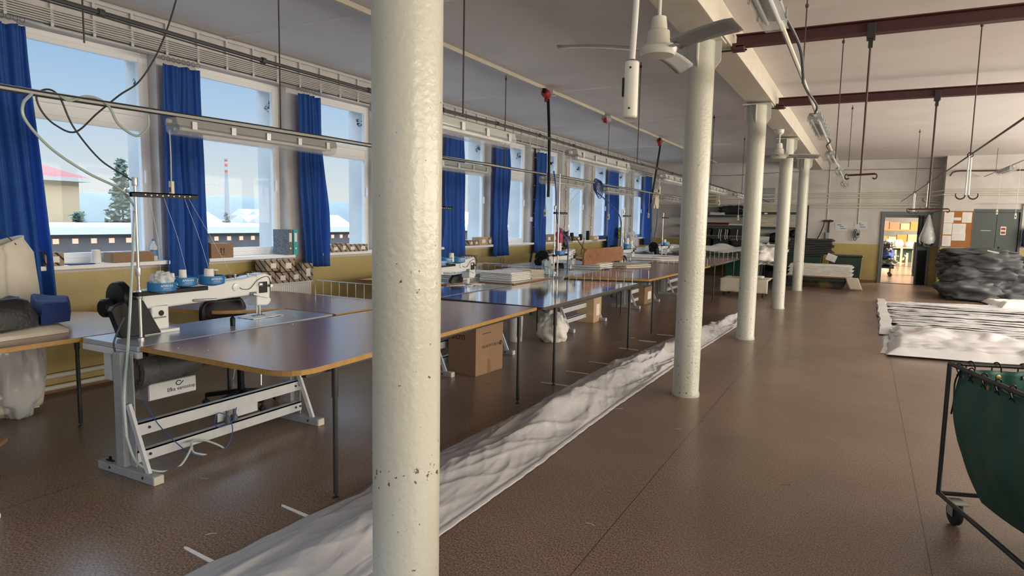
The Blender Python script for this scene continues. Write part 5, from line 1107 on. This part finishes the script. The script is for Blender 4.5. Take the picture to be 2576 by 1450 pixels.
for i in range(25):
    y0 = 16.1 - i * .225; x0 = .48 + rs.uniform(-.04, .10); x1 = 4.9 + rs.uniform(-.3, .2); w_ = rs.uniform(.25, .36); sl = rs.uniform(-.03, .10); zz = .045 + .0012 * i
    def strip(u, v, y0=y0, x0=x0, x1=x1, w_=w_, sl=sl, zz=zz, i=i):
        x = x0 + (x1 - x0) * u; y = y0 + sl * x + (v - 1) * w_ + .03 * nz(x * .9, i * 3.3) + .012 * nz(x * 3, i * 5.1)
        return (x, y, zz + .014 * (1 - v) ** 2 + .024 * abs(nz(x * 1.1, i * 2.2, v * 2)) + .010 * nz(x * 5, v * 4, i))
    tag(MB().grid(strip, 70, 7).build('plastic_strip', 'film_sheet', smooth='all', solid=.002), 'long white plastic strip lying across the broad floor sheet', 'plastic strip', 'white plastic strips on the floor sheet')
flat_sheet('plastic_sheet', [(.36, 9.55), (3.6, 9.9), (2.6, 11.0), (.45, 11.9)], .11, 'film', 'crumpled front flap of white plastic nearest the green cart', 12, .008, 2, .13)
flat_sheet('plastic_sheet', [(2.6, 16.6), (4.6, 16.8), (4.8, 18.5), (2.4, 17.9)], .09, 'white_cloth', 'pale folded sheet on the far right of the floor plastic', 19, .02, 4, .08)
flat_sheet('plastic_strip', [(.31, 11.4), (.50, 11.4), (.50, 16.6), (.34, 16.7)], .075, 'film_glossy' if 'film_glossy' in M else 'film', 'shiny crinkled plastic strip along the left edge of the floor sheet', 23, .012, 16, .0)
flat_sheet('grey_offcut', [(.29, 9.75), (.62, 9.75), (.62, 10.9), (.34, 10.9)], .01, 'film', 'small grey plastic offcut under the left corner of the front flap', 29, .01, 4)

# ================================================================ GREEN LAUNDRY CART
ct = thing('laundry_cart', 'green cloth laundry cart with a black tube frame at the lower right', 'cart', (.47, 4.33, 0), rz=math.radians(-71.5))
LC, WC, HC = 1.75, .85, .90        # local +X runs towards the viewer, +Y to the right
for x in (0, LC):
    for y in (0, WC): MB().tube([(x, y, .14), (x, y, HC)], .0125, 12).build('post', 'black_steel', ct, smooth=True)
for z in (.15, HC):
    for a, b in (((0, 0), (LC, 0)), ((0, WC), (LC, WC)), ((0, 0), (0, WC)), ((LC, 0), (LC, WC))): MB().tube([(*a, z), (*b, z)], .0125, 12).build('rail_tube', 'black_steel', ct, smooth=True)
def bag_side(k):
    def fn(u, v):                                    # u down, v along
        dn = u; sag = .05 + .07 * math.sin(min(1, dn) * PI) * 1
        inset = .035 + .03 * math.sin(dn * PI) * (-1) + .22 * max(0, dn - .55) ** 1.3
        z = HC - .02 - .68 * dn + .02 * nz(v * 5, dn * 2, k)
        w = .008 * math.sin(v * 40) * (1 - dn) + .018 * nz(v * 4, dn * 2.5, k * 3)
        if k in (0, 2):
            x = .05 + (LC - .1) * v; x = x + (LC / 2 - x) * .28 * max(0, dn - .25); y = inset + w; return (x, y if k == 0 else WC - y, z)
        y = .05 + (WC - .1) * v; y = y + (WC / 2 - y) * .28 * max(0, dn - .25); xx = inset + w + .05 * dn; return (xx if k == 1 else LC - xx, y, z)
    return fn
for k in range(4): MB().grid(bag_side(k), 26, 60).build('cloth_side', 'green_cloth', ct, smooth='all', solid=.004)
MB().grid(lambda u, v: (.2 + (LC - .4) * u, .18 + (WC - .36) * v, .21 - .03 * math.sin(u * PI) * math.sin(v * PI)), 12, 10).build('cloth_bottom', 'green_cloth', ct, smooth=True, solid=.004)
ey = cr_ = None
for side in range(2):
    n = 14 if side == 0 else 6
    for i in range(n):
        s_ = (.08 + i * .125) if side == 0 else (.10 + i * .13)
        e_ = MB().lathe([(.006, -.004), (.013, -.003), (.013, .003), (.006, .004)], n=12).build('eyelet', 'brass', ct, smooth=True) if side == 0 and i == 0 else None
        if e_ is None: e_ = ey.copy(); COL.objects.link(e_); e_.parent = ct
        else: ey = e_
        if side == 0: e_.location = (s_, .036, HC - .055); e_.rotation_euler = (PI / 2, 0, 0)
        else: e_.location = (.036, s_, HC - .055); e_.rotation_euler = (0, PI / 2, 0)
        pts = [(-.022 + .044 * q / 10 * 1.0, .0 + .020 * math.sin(q * PI / 5), -.055 + .075 * math.sin(q * PI / 10)) for q in range(11)]
        if cr_ is None: c_ = MB().tube(pts, .004, 6).build('cord_loop', 'black_plastic', ct, smooth=True); cr_ = c_
        else: c_ = cr_.copy(); COL.objects.link(c_); c_.parent = ct
        c_.location = (s_, .012, HC) if side == 0 else (.012, s_, HC)
        if side: c_.rotation_euler = (0, 0, PI / 2)
MB().tube(cat([(.05, .03, HC - .03), (.03, .02, .8), (.035, .02, .7), (.03, .015, .62)]), .005, 6).build('loose_cord', 'black_plastic', ct, smooth=True)
for x, y in ((.07, .06), (LC - .07, .06), (.07, WC - .06), (LC - .07, WC - .06)):
    w_ = MB().lathe([(.03, -.02), (.06, -.018), (.066, -.01), (.066, .01), (.06, .018), (.03, .02)], (0, 0, 0), 'y', 28).build('castor', 'rubber', ct, smooth=True); w_.location = (x, y, .0665)
    MB().box((-.05, -.045, .062), (.05, .045, .068)).box((-.03, .024, -.01), (.03, .028, .065)).box((-.03, -.028, -.01), (.03, -.024, .065)).build('castor_fork', 'zinc', w_)
# ================================================================ HEAP OF DARK BAGS
M['sack_dark'] = mat('dark_grey_sack', (.075, .080, .088), .6, noise_amt=.12, nscale=8, bump=.3, bscale=9)
sx0 = [((2.25, 18.35, .0), (.62, .50, .20), 'bottom front dark sack of the heap, nearest the floor plastic', .05), ((3.05, 18.55, 0), (.60, .55, .21), 'bottom dark sack of the heap beside the right picture edge', .1), ((2.10, 19.3, 0), (.42, .60, .26), 'bottom left dark sack of the heap against the yellow corner', 0),
       ((2.45, 18.6, .33), (.66, .52, .19), 'middle dark sack with a drawn cord, in the front of the heap', -.12), ((1.98, 19.3, .42), (.30, .50, .20), 'middle left dark sack with white cord ends', .2), ((3.25, 18.8, .36), (.55, .50, .19), 'middle right dark sack cut by the picture edge', -.1),
       ((2.60, 18.75, .66), (.68, .52, .17), 'upper smooth dark sack with a white label', -.16), ((2.15, 19.35, .76), (.46, .50, .15), 'upper left dark sack below the notice board', .1), ((3.45, 19.0, .70), (.45, .45, .14), 'upper right dark sack at the picture edge', 0),
       ((2.45, 19.1, .92), (.75, .45, .12), 'topmost dark sack of the heap under the notice board', -.1)]
for i, (c, s_, lab, rz_) in enumerate(sx0):
    s_ = (s_[0], s_[1], s_[2] * 1.2)
    o = crumple('dark_sack', c, s_, 'sack_dark', lab, 'sack', 30 + i, .34, 1.5, power=.75, n=40, fine=.12); o.rotation_euler = (0, 0, rz_)
p = ony(2498, 636, 18.35); o = MB().grid(lambda u, v: (-.11 + .22 * u, -.02 * v, .03 - .05 * u + .03 * v), 4, 3).build('paper_tag', 'paper', solid=.002); o.location = p; tag(o, 'white paper tag lying on the upper dark sack', 'paper tag')
# ================================================================ BACK WALL SHELVES
SHY0, SHY1 = 21.62, 22.15
sh = thing('storage_shelf', 'tall dark steel shelving with wooden boards full of folded cloth at the back wall', 'shelving', (-5.3, SHY0, 0))
for x in (0, 2.27, 3.74):
    for y in (.02, .5): 
        B((x - .022, y - .022, 0), (x + .022, y + .022, 2.26)).build('upright', 'shelf_green', sh)
hol = MB()
for i in range(26): hol.box((3.735, -.0035, .3 + i * .075), (3.75, -.002, .325 + i * .075))
hol.build('upright_holes', 'frame', sh)
lev_l, lev_r = (.45, .87, 1.28, 1.62, 1.94), (.45, 1.10, 1.60, 2.05)
for x0_, x1_, lev in ((0, 2.25, lev_l), (2.29, 3.72, lev_r)):
    for z in lev:
        b_ = B((x0_, 0, z - .02), (x1_, .52, z)).build('shelf_board', 'shelf_wood', sh); B((x0_, -.006, z - .08), (x1_, .0, z - .012)).build('shelf_lip', 'shelf_green', b_)
for x in (2.55, 3.2): B((x, -.009, 1.975), (x + .09, -.0065, 2.015)).build('shelf_ticket', 'paper', sh)
X0 = -5.3
def sstack(x, w_, z, n, th, m_, label, group, seed): cloth_stack([(X0 + x, SHY0 + .03), (X0 + x + w_, SHY0 + .03), (X0 + x + w_, SHY0 + .48), (X0 + x, SHY0 + .48)], z + .002, n, th, m_, label, group, .015, seed)
sstack(2.42, .62, 2.05, 7, .032, 'canvas', 'cream sheet in the top shelf stack left of the fourth column', 'cream sheets on the top shelf, left stack', 41)
sstack(3.15, .5, 2.05, 6, .032, 'canvas', 'cream sheet in the top shelf stack between the fourth and fifth columns', 'cream sheets on the top shelf, right stack', 42)
sstack(2.40, .60, 1.60, 8, .036, 'canvas', 'cream sheet in the middle shelf stack left of the fourth column', 'cream sheets on the middle shelf, left stack', 43)
sstack(3.15, .5, 1.60, 6, .03, 'canvas', 'cream sheet in the middle shelf stack beside the fifth column', 'cream sheets on the middle shelf, right stack', 44)
sstack(2.38, .35, 1.10, 6, .03, 'white_cloth', 'white sheet on the lowest open shelf at the third column', 'white sheets on the lower shelf', 45)
sstack(3.2, .45, 1.10, 4, .035, 'white_cloth', 'white sheet on the lowest open shelf beside the fifth column', 'white sheets on the lower shelf, right', 46)
sstack(.9, .45, 1.94, 2, .035, 'white_cloth', 'white strapped bundle on the upper left shelf', 'white bundles on the upper left shelf', 47)
sstack(1.9, .33, 1.94, 6, .03, 'canvas', 'cream sheet at the right end of the upper left shelf', 'cream sheets at the end of the upper left shelf', 48)
sstack(1.5, .40, 1.62, 2, .02, 'white_cloth', 'thin white sheet on the second left shelf', 'thin white sheets on the second left shelf', 49)
sstack(.75, .70, 1.62, 2, .035, 'maroon_cloth', 'dark red folded cloth on the second left shelf', 'dark red cloths on the second left shelf', 50)
for j, (x, z, n) in enumerate(((.5, 1.28, 6), (1.0, 1.28, 6), (1.55, 1.28, 6), (.5, .87, 8), (1.05, .87, 8), (1.65, .87, 7))):
    sstack(x, .45, z, n, .038, 'dark_grey_cloth', 'dark blue-grey folded cloth in %s' % ['the left pile of the third shelf', 'the middle pile of the third shelf', 'the right pile of the third shelf', 'the left pile of the fourth shelf', 'the middle pile of the fourth shelf', 'the right pile of the fourth shelf'][j], 'dark cloths, pile %s' % 'abcdef'[j], 51 + j)
for j, (c, s_, lab) in enumerate((((X0 + 1.25 + .35, 21.9, 1.945), (.42, .2, .15), 'black garment heap on the upper left shelf'), ((X0 + .45, 21.9, 1.945), (.3, .2, .17), 'black bundle on the upper shelf behind the second column'), ((X0 + 2.98, 21.9, 1.105), (.24, .2, .16), 'black bundle on the lower shelf left of the fourth column'), ((X0 + 3.45, 22.0, 1.26), (.16, .12, .13), 'black roll on white sheets beside the fifth column'))):
    crumple('black_bundle', c, s_, 'black_cloth', lab, 'bundle', 60 + j, .3)
for i, x in enumerate((.62, .72, 1.22, 1.28, 1.42, 1.48, 1.78, 2.1, 2.16)):
    q = X0 + x; tag(MB().tube(cat([(q, SHY0 - .0, 1.48), (q + .01, SHY0 - .03, 1.42), (q - .01, SHY0 - .03, 1.25), (q + .01, SHY0 - .02, 1.12 + .03 * (i % 3))]), .010, 6).build('hanging_strap', 'canvas', smooth=True), 'pale cord tassel hanging from the dark cloths on the third shelf', 'cord', 'pale tassels on the dark shelf')
# pallet with white sheets, cloth table, bins
t = thing('flat_trolley', 'low flat trolley carrying long white sheets at the fifth column', 'trolley', (-1.05, 19.4, 0))
B((-.75, -.35, .30), (.85, .45, .335)).build('deck', 'card', t, bevel=.004)
for x, y in ((-.6, -.2), (.55, -.2), (-.6, .3), (.55, .3)):
    MB().lathe([(.05, -.03), (.16, -.028), (.165, 0), (.16, .028), (.05, .03)], (x, y, .166), 'y', 24).build('wheel', 'rubber', t, smooth=True)
B((-.7, -.3, .2), (.8, .4, .30)).build('frame', 'black_steel', t)
for i in range(9):
    pts = [(-1.75 + .02 * (i % 3), 19.08), (-.22 + .03 * math.sin(i * 2), 19.06), (-.2 + .03 * math.sin(i * 2), 19.8), (-1.75, 19.82)]
    pile_slab('white_sheet', pts, .337 + i * .032, .03, 'white_cloth', 'long white sheet in the stack on the low flat trolley', 'sheet', 70 + i, .006, group='long white sheets on the flat trolley')
o = MB().grid(lambda u, v: (-.36 + .30 * v + .12 * u, 19.02 - .05 * v, .33 - .30 * u + .02 * nz(u * 3, v * 3)), 10, 8).build('hanging_sheet', 'canvas', smooth=True, solid=.006); tag(o, 'cream sheet drooping off the right end of the flat trolley', 'sheet')
def bin_(x, y, w_, d_, h_, label):
    t = thing('wheeled_bin', label, 'bin', (x, y, 0))
    MB().add([(-w_ / 2 + .04, -d_ / 2 + .04, .08), (w_ / 2 - .04, -d_ / 2 + .04, .08), (w_ / 2 - .04, d_ / 2 - .04, .08), (-w_ / 2 + .04, d_ / 2 - .04, .08), (-w_ / 2, -d_ / 2, h_), (w_ / 2, -d_ / 2, h_), (w_ / 2, d_ / 2, h_), (-w_ / 2, d_ / 2, h_)], [(0, 3, 2, 1), (0, 1, 5, 4), (1, 2, 6, 5), (2, 3, 7, 6), (3, 0, 4, 7), (4, 5, 6, 7)]).build('tub', 'green_bin', t, bevel=.02)
    MB().box((-w_ / 2 - .02, -d_ / 2 - .02, h_), (w_ / 2 + .02, d_ / 2 + .02, h_ + .05)).build('lid', 'green_bin', t, bevel=.015)
    for a in (-1, 1):
        for b in (-1, 1): MB().lathe([(.05, -.02), (.05, .02)], (a * (w_ / 2 - .12), b * (d_ / 2 - .12), .05), 'y', 14).tube([(a * (w_ / 2 - .12), b * (d_ / 2 - .12), .05), (a * (w_ / 2 - .12), b * (d_ / 2 - .12), .1)], .01, 6).build('castor', 'rubber', t)
bin_(-.42, 21.2, .85, .7, .78, 'dark green plastic bin with a lid against the yellow back wall')
bin_(-1.5, 21.15, .95, .7, .76, 'dark green bin with dark folded covers on its lid')
for i in range(9):
    pile_slab('dark_cover', [(-1.95 + .06 * math.sin(i), 20.9), (-.75 + .05 * math.sin(i * 1.7), 20.88), (-.78 + .04 * math.sin(i * 2), 21.45), (-1.95, 21.45)], .822 + i * .05, .048, 'dark_grey_cloth', 'dark grey folded cover in the pile on the bin beside the shelf upright', 'cover', 80 + i, .02, group='dark covers piled on the bin')
o = crumple('dark_covers', (-2.5, 20.7, .35), (.5, .4, .28), 'dark_grey_cloth', 'slumped dark covers between the fourth and fifth columns', 'cover', 95, .3)
o = crumple('dark_covers', (-2.4, 20.75, 0), (.45, .4, .18), 'dark_grey_cloth', 'lower dark bundle on the floor behind the fifth column', 'bundle', 96, .2)
o = MB().box((0, 0, 0), (.26, .01, .2)).build('paper_note', 'paper'); o.location = (-.93, 20.8, .70); o.rotation_euler = (.2, .35, 0); tag(o, 'tilted white paper sheet stuck on the green bins', 'paper')
t = thing('side_table', 'small pale table with a pink item between the fourth and fifth columns', 'table', (-2.15, 18.9 - .1, 0))
B((-.3, -.25, .70), (.3, .25, .73)).build('tabletop', 'socket', t)
for a in (-.27, .27):
    for b in (-.22, .22): B((a - .012, b - .012, 0), (a + .012, b + .012, .70)).build('leg', 'zinc', t)
crumple('pink_item', (-2.0, 18.7, .731), (.07, .06, .05), 'pink', 'small pink crumpled item on the pale side table', 'rag', 97, .4)
t = thing('low_bench', 'low bench draped with cream cloth at the foot of the third and fourth columns', 'bench', (-2.35, 15.9, 0))
B((-.45, -.3, .36), (.5, .45, .40)).build('bench_top', 'card', t)
for a in (-.42, .42):
    for b in (-.25, .4): B((a - .02, b - .02, 0), (a + .02, b + .02, .36)).build('leg', 'black_steel', t)
o = MB().grid(lambda u, v: (-2.86 + 1.04 * v, 15.58 + max(0, u - .28) * 1.15 - .03 * min(1, u / .28) * 0 - .02, .405 - .30 * max(0, .28 - u) / .28 + .012 * nz(u * 6, v * 6, 2) + .004), 30, 30).build('draped_cloth', 'canvas', smooth=True, solid=.008); tag(o, 'cream cloth draped over the front of the low bench', 'cloth')
cloth_stack([(-2.45, 15.9), (-1.98, 15.9), (-1.98, 16.25), (-2.45, 16.25)], .425, 2, .02, 'white_cloth', 'small folded sheet on top of the low bench', 'folded sheets on the low bench', seed=99)
t = thing('green_bag_frame', 'dark green bag cart standing behind the third column', 'cart', (-3.0, 18.2 + 1.6, 0))
MB().add([(-.4, -.3, .12), (.4, -.3, .12), (.4, .3, .12), (-.4, .3, .12), (-.5, -.35, .78), (.5, -.35, .78), (.5, .35, .78), (-.5, .35, .78)], [(0, 1, 5, 4), (1, 2, 6, 5), (2, 3, 7, 6), (3, 0, 4, 7), (0, 3, 2, 1)]).build('bag', 'green_cloth', t, solid=.01)
for a in (-.52, .52):
    for b in (-.37, .37): MB().tube([(a, b, 0), (a, b, .8)], .012, 8).build('post', 'black_steel', t)
# ================================================================ ON THE BACK WALLS
nb = thing('notice_board', 'cork notice board covered with white papers on the right rear wall', 'notice board', (1.90, YJ - .02, 1.10))
B((.0, 0, .05), (.66, .018, 1.01)).build('cork', 'cork', nb)
fr = MB().box((-.012, -.006, .04), (.0, .02, 1.02)).box((.66, -.006, .04), (.672, .02, 1.02)).box((0, -.006, 1.01), (.66, .02, 1.02)).box((0, -.006, .04), (.66, .02, .05)); fr.build('wooden_frame', 'edge_wood', nb)
pr_ = random.Random(5)
for i, (x, z, w_, h_) in enumerate(((.01, .70, .22, .29), (.42, .71, .22, .28), (.235, .77, .165, .075), (.01, .38, .20, .31), (.22, .43, .30, .25), (.01, .06, .20, .29), (.22, .22, .31, .21))):
    a = B((x, -.004 - .0006 * i, z), (x + w_, -.002 - .0006 * i, z + h_)).build('pinned_paper', 'paper', nb)
    ln = MB(); k = 0; zz = z + h_ - .03
    while zz > z + .02:
        ln.box((x + .015, -.0055 - .0006 * i, zz), (x + .015 + (w_ - .03) * pr_.uniform(.5, 1), -.0041 - .0006 * i, zz + .003)); zz -= .022
    ln.build('printed_lines', 'grey_steel' if i != 5 else 'pink', a)
for x, z, lab in ((-.62, 1.62, 'left transparent sleeve with a note on the back wall'), (-.42 + .32, 1.68, 'right transparent sleeve with a note on the back wall')):
    t = thing('wall_notice', lab, 'notice', (x, YB - .008, z))
    B((-.17, -.002, -.11), (.17, .003, .12)).build('clear_sleeve', 'clear_bag', t)
    ln = MB()
    for k, (a, b, c) in enumerate(((-.12, .0, .06), (-.04, .06, .01), (-.02, .12, -.05))): ln.box((a, -.004, c), (b, -.003, c + .014))
    ln.build('notice_lines', 'ink', t)
t = thing('gas_valve', 'dark valve with a hose on the back wall beside the shelf upright', 'valve', (-.98, YB - .05, 1.80))
MB().lathe([(.02, -.14), (.035, -.1), (.03, .0), (.045, .04), (.02, .14)], (0, 0, 0), 'x', 14).tube([(.02, 0, -.35), (.02, 0, .0)], .025, 10).build('valve_body', 'rope_brown', t, smooth=True)
MB().tube(cat([(-.1, -.02, .0), (-.14, -.03, -.2), (-.25, -.03, -.5), (-.42, -.03, -.72)]), .014, 8).build('hose', 'black_plastic', t, smooth=True)
B((-.06, -.03, -.55), (.05, .04, -.35)).build('meter_box', 'grey_steel', t, bevel=.01)
t = thing('wall_socket', 'grey industrial socket with a coiled cable on the back wall', 'socket', (-.17, YB - .06, 1.42))
B((-.05, -.04, -.1), (.07, .06, .11)).build('socket_box', 'grey_steel', t, bevel=.012)
MB().lathe([(.03, -.06), (.04, -.04)], (.01, 0, .0), 'y', 14).build('socket_face', 'ink', t)
MB().tube([(-.06 + .05 * math.cos(a * PI / 8), -.03, -.02 + .17 * math.sin(a * PI / 8)) for a in range(17)], .012, 6).build('coiled_cable', 'cable_dark', t, smooth=True)
t = thing('hanging_plastic_bag', 'bulging clear bag with dark contents hanging beside the doorway', 'plastic bag', (1.58, 21.85, 0))
MB().lathe([(.02, 2.02), (.06, 1.9), (.11, 1.7), (.17, 1.5), (.21, 1.36), (.19, 1.22), (.10, 1.14), (.02, 1.12)], n=24).build('bag', 'clear_bag', t, smooth=True)
crumple('bag_contents', (0, 0, 1.15), (.16, .16, .14), 'black_cloth', seed=71, parent=t)
crumple('pale_contents', (0, 0, 1.36), (.13, .13, .17), 'white_cloth', seed=72, parent=t)
MB().tube([(.0, 0, 2.0), (.12, .02, 2.1), (.27, .05, 2.12)], .008, 6).build('bag_hook', 'black_steel', t)
for i, x in enumerate((1.36, 1.45)): tag(MB().tube([(x, YB - .03, 1.45), (x + .02, YB - .03, 2.0)], .02, 8).build('hanging_coat_strap', 'black_cloth', smooth=True), ['left dark strap hanging on the grey door leaf', 'right dark strap hanging on the grey door leaf'][i], 'strap')
t = thing('ceiling_vent', 'framed hatch high on the back wall behind the third column', 'hatch', (-3.5, YB - .02, 2.6)); 
B((-1.25, 0, -.35), (-.85, .02, .18)).build('wooden_frame', 'shelf_wood', t); B((.25, 0, -.25), (.95, .02, .2)).build('grey_panel', 'grey_steel', t)
for q, w, lab in ((2575, 605, 'dark blue garment at the right picture edge'),): crumple('blue_garment', (3.78, YJ - .12, 1.2), (.12, .08, .26), 'navy_cloth', lab, 'garment', 73, .3)
# small debris on the floor
rr = random.Random(8)
for i in range(26):
    x, y = rr.uniform(-4, .8), rr.uniform(2.0, 9); a = rr.uniform(0, PI); L_ = rr.uniform(.01, .05)
    o = MB().tube(cat([(-L_, 0, .0015), (0, L_ * .25 * rr.uniform(-1, 1), .003), (L_, 0, .0015)], 4), .0009, 5).build('thread_scrap', 'white_ink' if i % 4 else 'ink')
    o.location = (x, y, 0); o.rotation_euler = (0, 0, a); tag(o, 'tiny thread scrap lying on the brown floor', 'thread scrap', 'thread scraps on the floor')

p = onx(212, 108, -4.4)
t = thing('hanger_rod', 'loose dark rod ending in the air before the first window', 'rod', p); MB().tube([(0, 0, 0), (0, 0, ZC - p.z)], .006, 6).build('rod', 'rope_brown', t)
t = thing('water_bottle', 'clear bottle with a blue cap on the sill right of the first window', 'bottle', (-6.36, 4.17, SZ))
MB().lathe([(.032, 0), (.034, .02), (.034, .14), (.012, .18), (.012, .2)], n=20).build('clear_body', 'clear_bag', t, smooth=True)
MB().lathe([(.015, .2), (.015, .22)], n=14).build('cap', 'blue_tray', t); MB().lathe([(.0345, .05), (.0345, .11)], n=20).build('bottle_label', 'blue_tray', t)

# clutter in the store room and lobby
rr = random.Random(21)
for i in range(12):
    x, y = rr.uniform(.9, 2.9), rr.uniform(33.9, 34.6)
    crumple('store_parcel', (x, y, .765), (rr.uniform(.12, .25), .15, rr.uniform(.08, .2)), rr.choice(['canvas', 'white_cloth', 'card_light']), 'pale wrapped parcel on the packing table beyond the doorway', 'parcel', 200 + i, .4, group='parcels on the packing table beyond the doorway', n=12)
for i in range(7):
    crumple('store_sack', (rr.uniform(.3, 1.6), rr.uniform(33.2, 36), 0), (.3, .3, rr.uniform(.2, .5)), rr.choice(['canvas', 'card_light', 'white_cloth']), 'pale sack on the store room floor beyond the doorway', 'sack', 220 + i, .4, group='sacks on the store room floor', n=14)
t = thing('clothes_trolley', 'dark trolley heaped with clothes inside the doorway on the left', 'trolley', (.70, 25.6, 0))
B((-.45, -.5, .28), (.25, .5, .33)).build('deck', 'black_steel', t)
for a in (-.35, .15):
    for b in (-.4, .4): MB().lathe([(.06, -.02), (.06, .02)], (a, b, .06), 'y', 14).tube([(a, b, .07), (a, b, .28)], .015, 6).build('wheel', 'rubber', t)
for i, (m_, z) in enumerate((('dark_grey_cloth', .331), ('navy_cloth', .62), ('black_cloth', .85))): crumple('clothes_heap', (.62, 25.6, z), (.36 - .06 * i, .45, .16), m_, ['grey clothes at the bottom of the trolley heap', 'blue clothes in the middle of the trolley heap', 'black clothes on top of the trolley heap'][i], 'clothes', 240 + i, .35)
t = thing('tall_cabinet', 'dark cabinet standing inside the doorway on the right', 'cabinet', (1.85, 26.5, 0))
B((-.3, -.3, 0), (.35, .3, 1.15)).build('body', 'black_plastic', t, bevel=.008); B((-.31, -.28, .1), (-.3, .28, 1.1)).build('door', 'shelf_green', t)
for i in range(5): tag(B((1.0 + .22 * i, 33.0, 0), (1.08 + .22 * i, 33.08, .55 + .12 * (i % 3))).build('wooden_post', 'card_light'), 'short pale post leaning among the store room clutter', 'post', 'posts in the store room clutter')
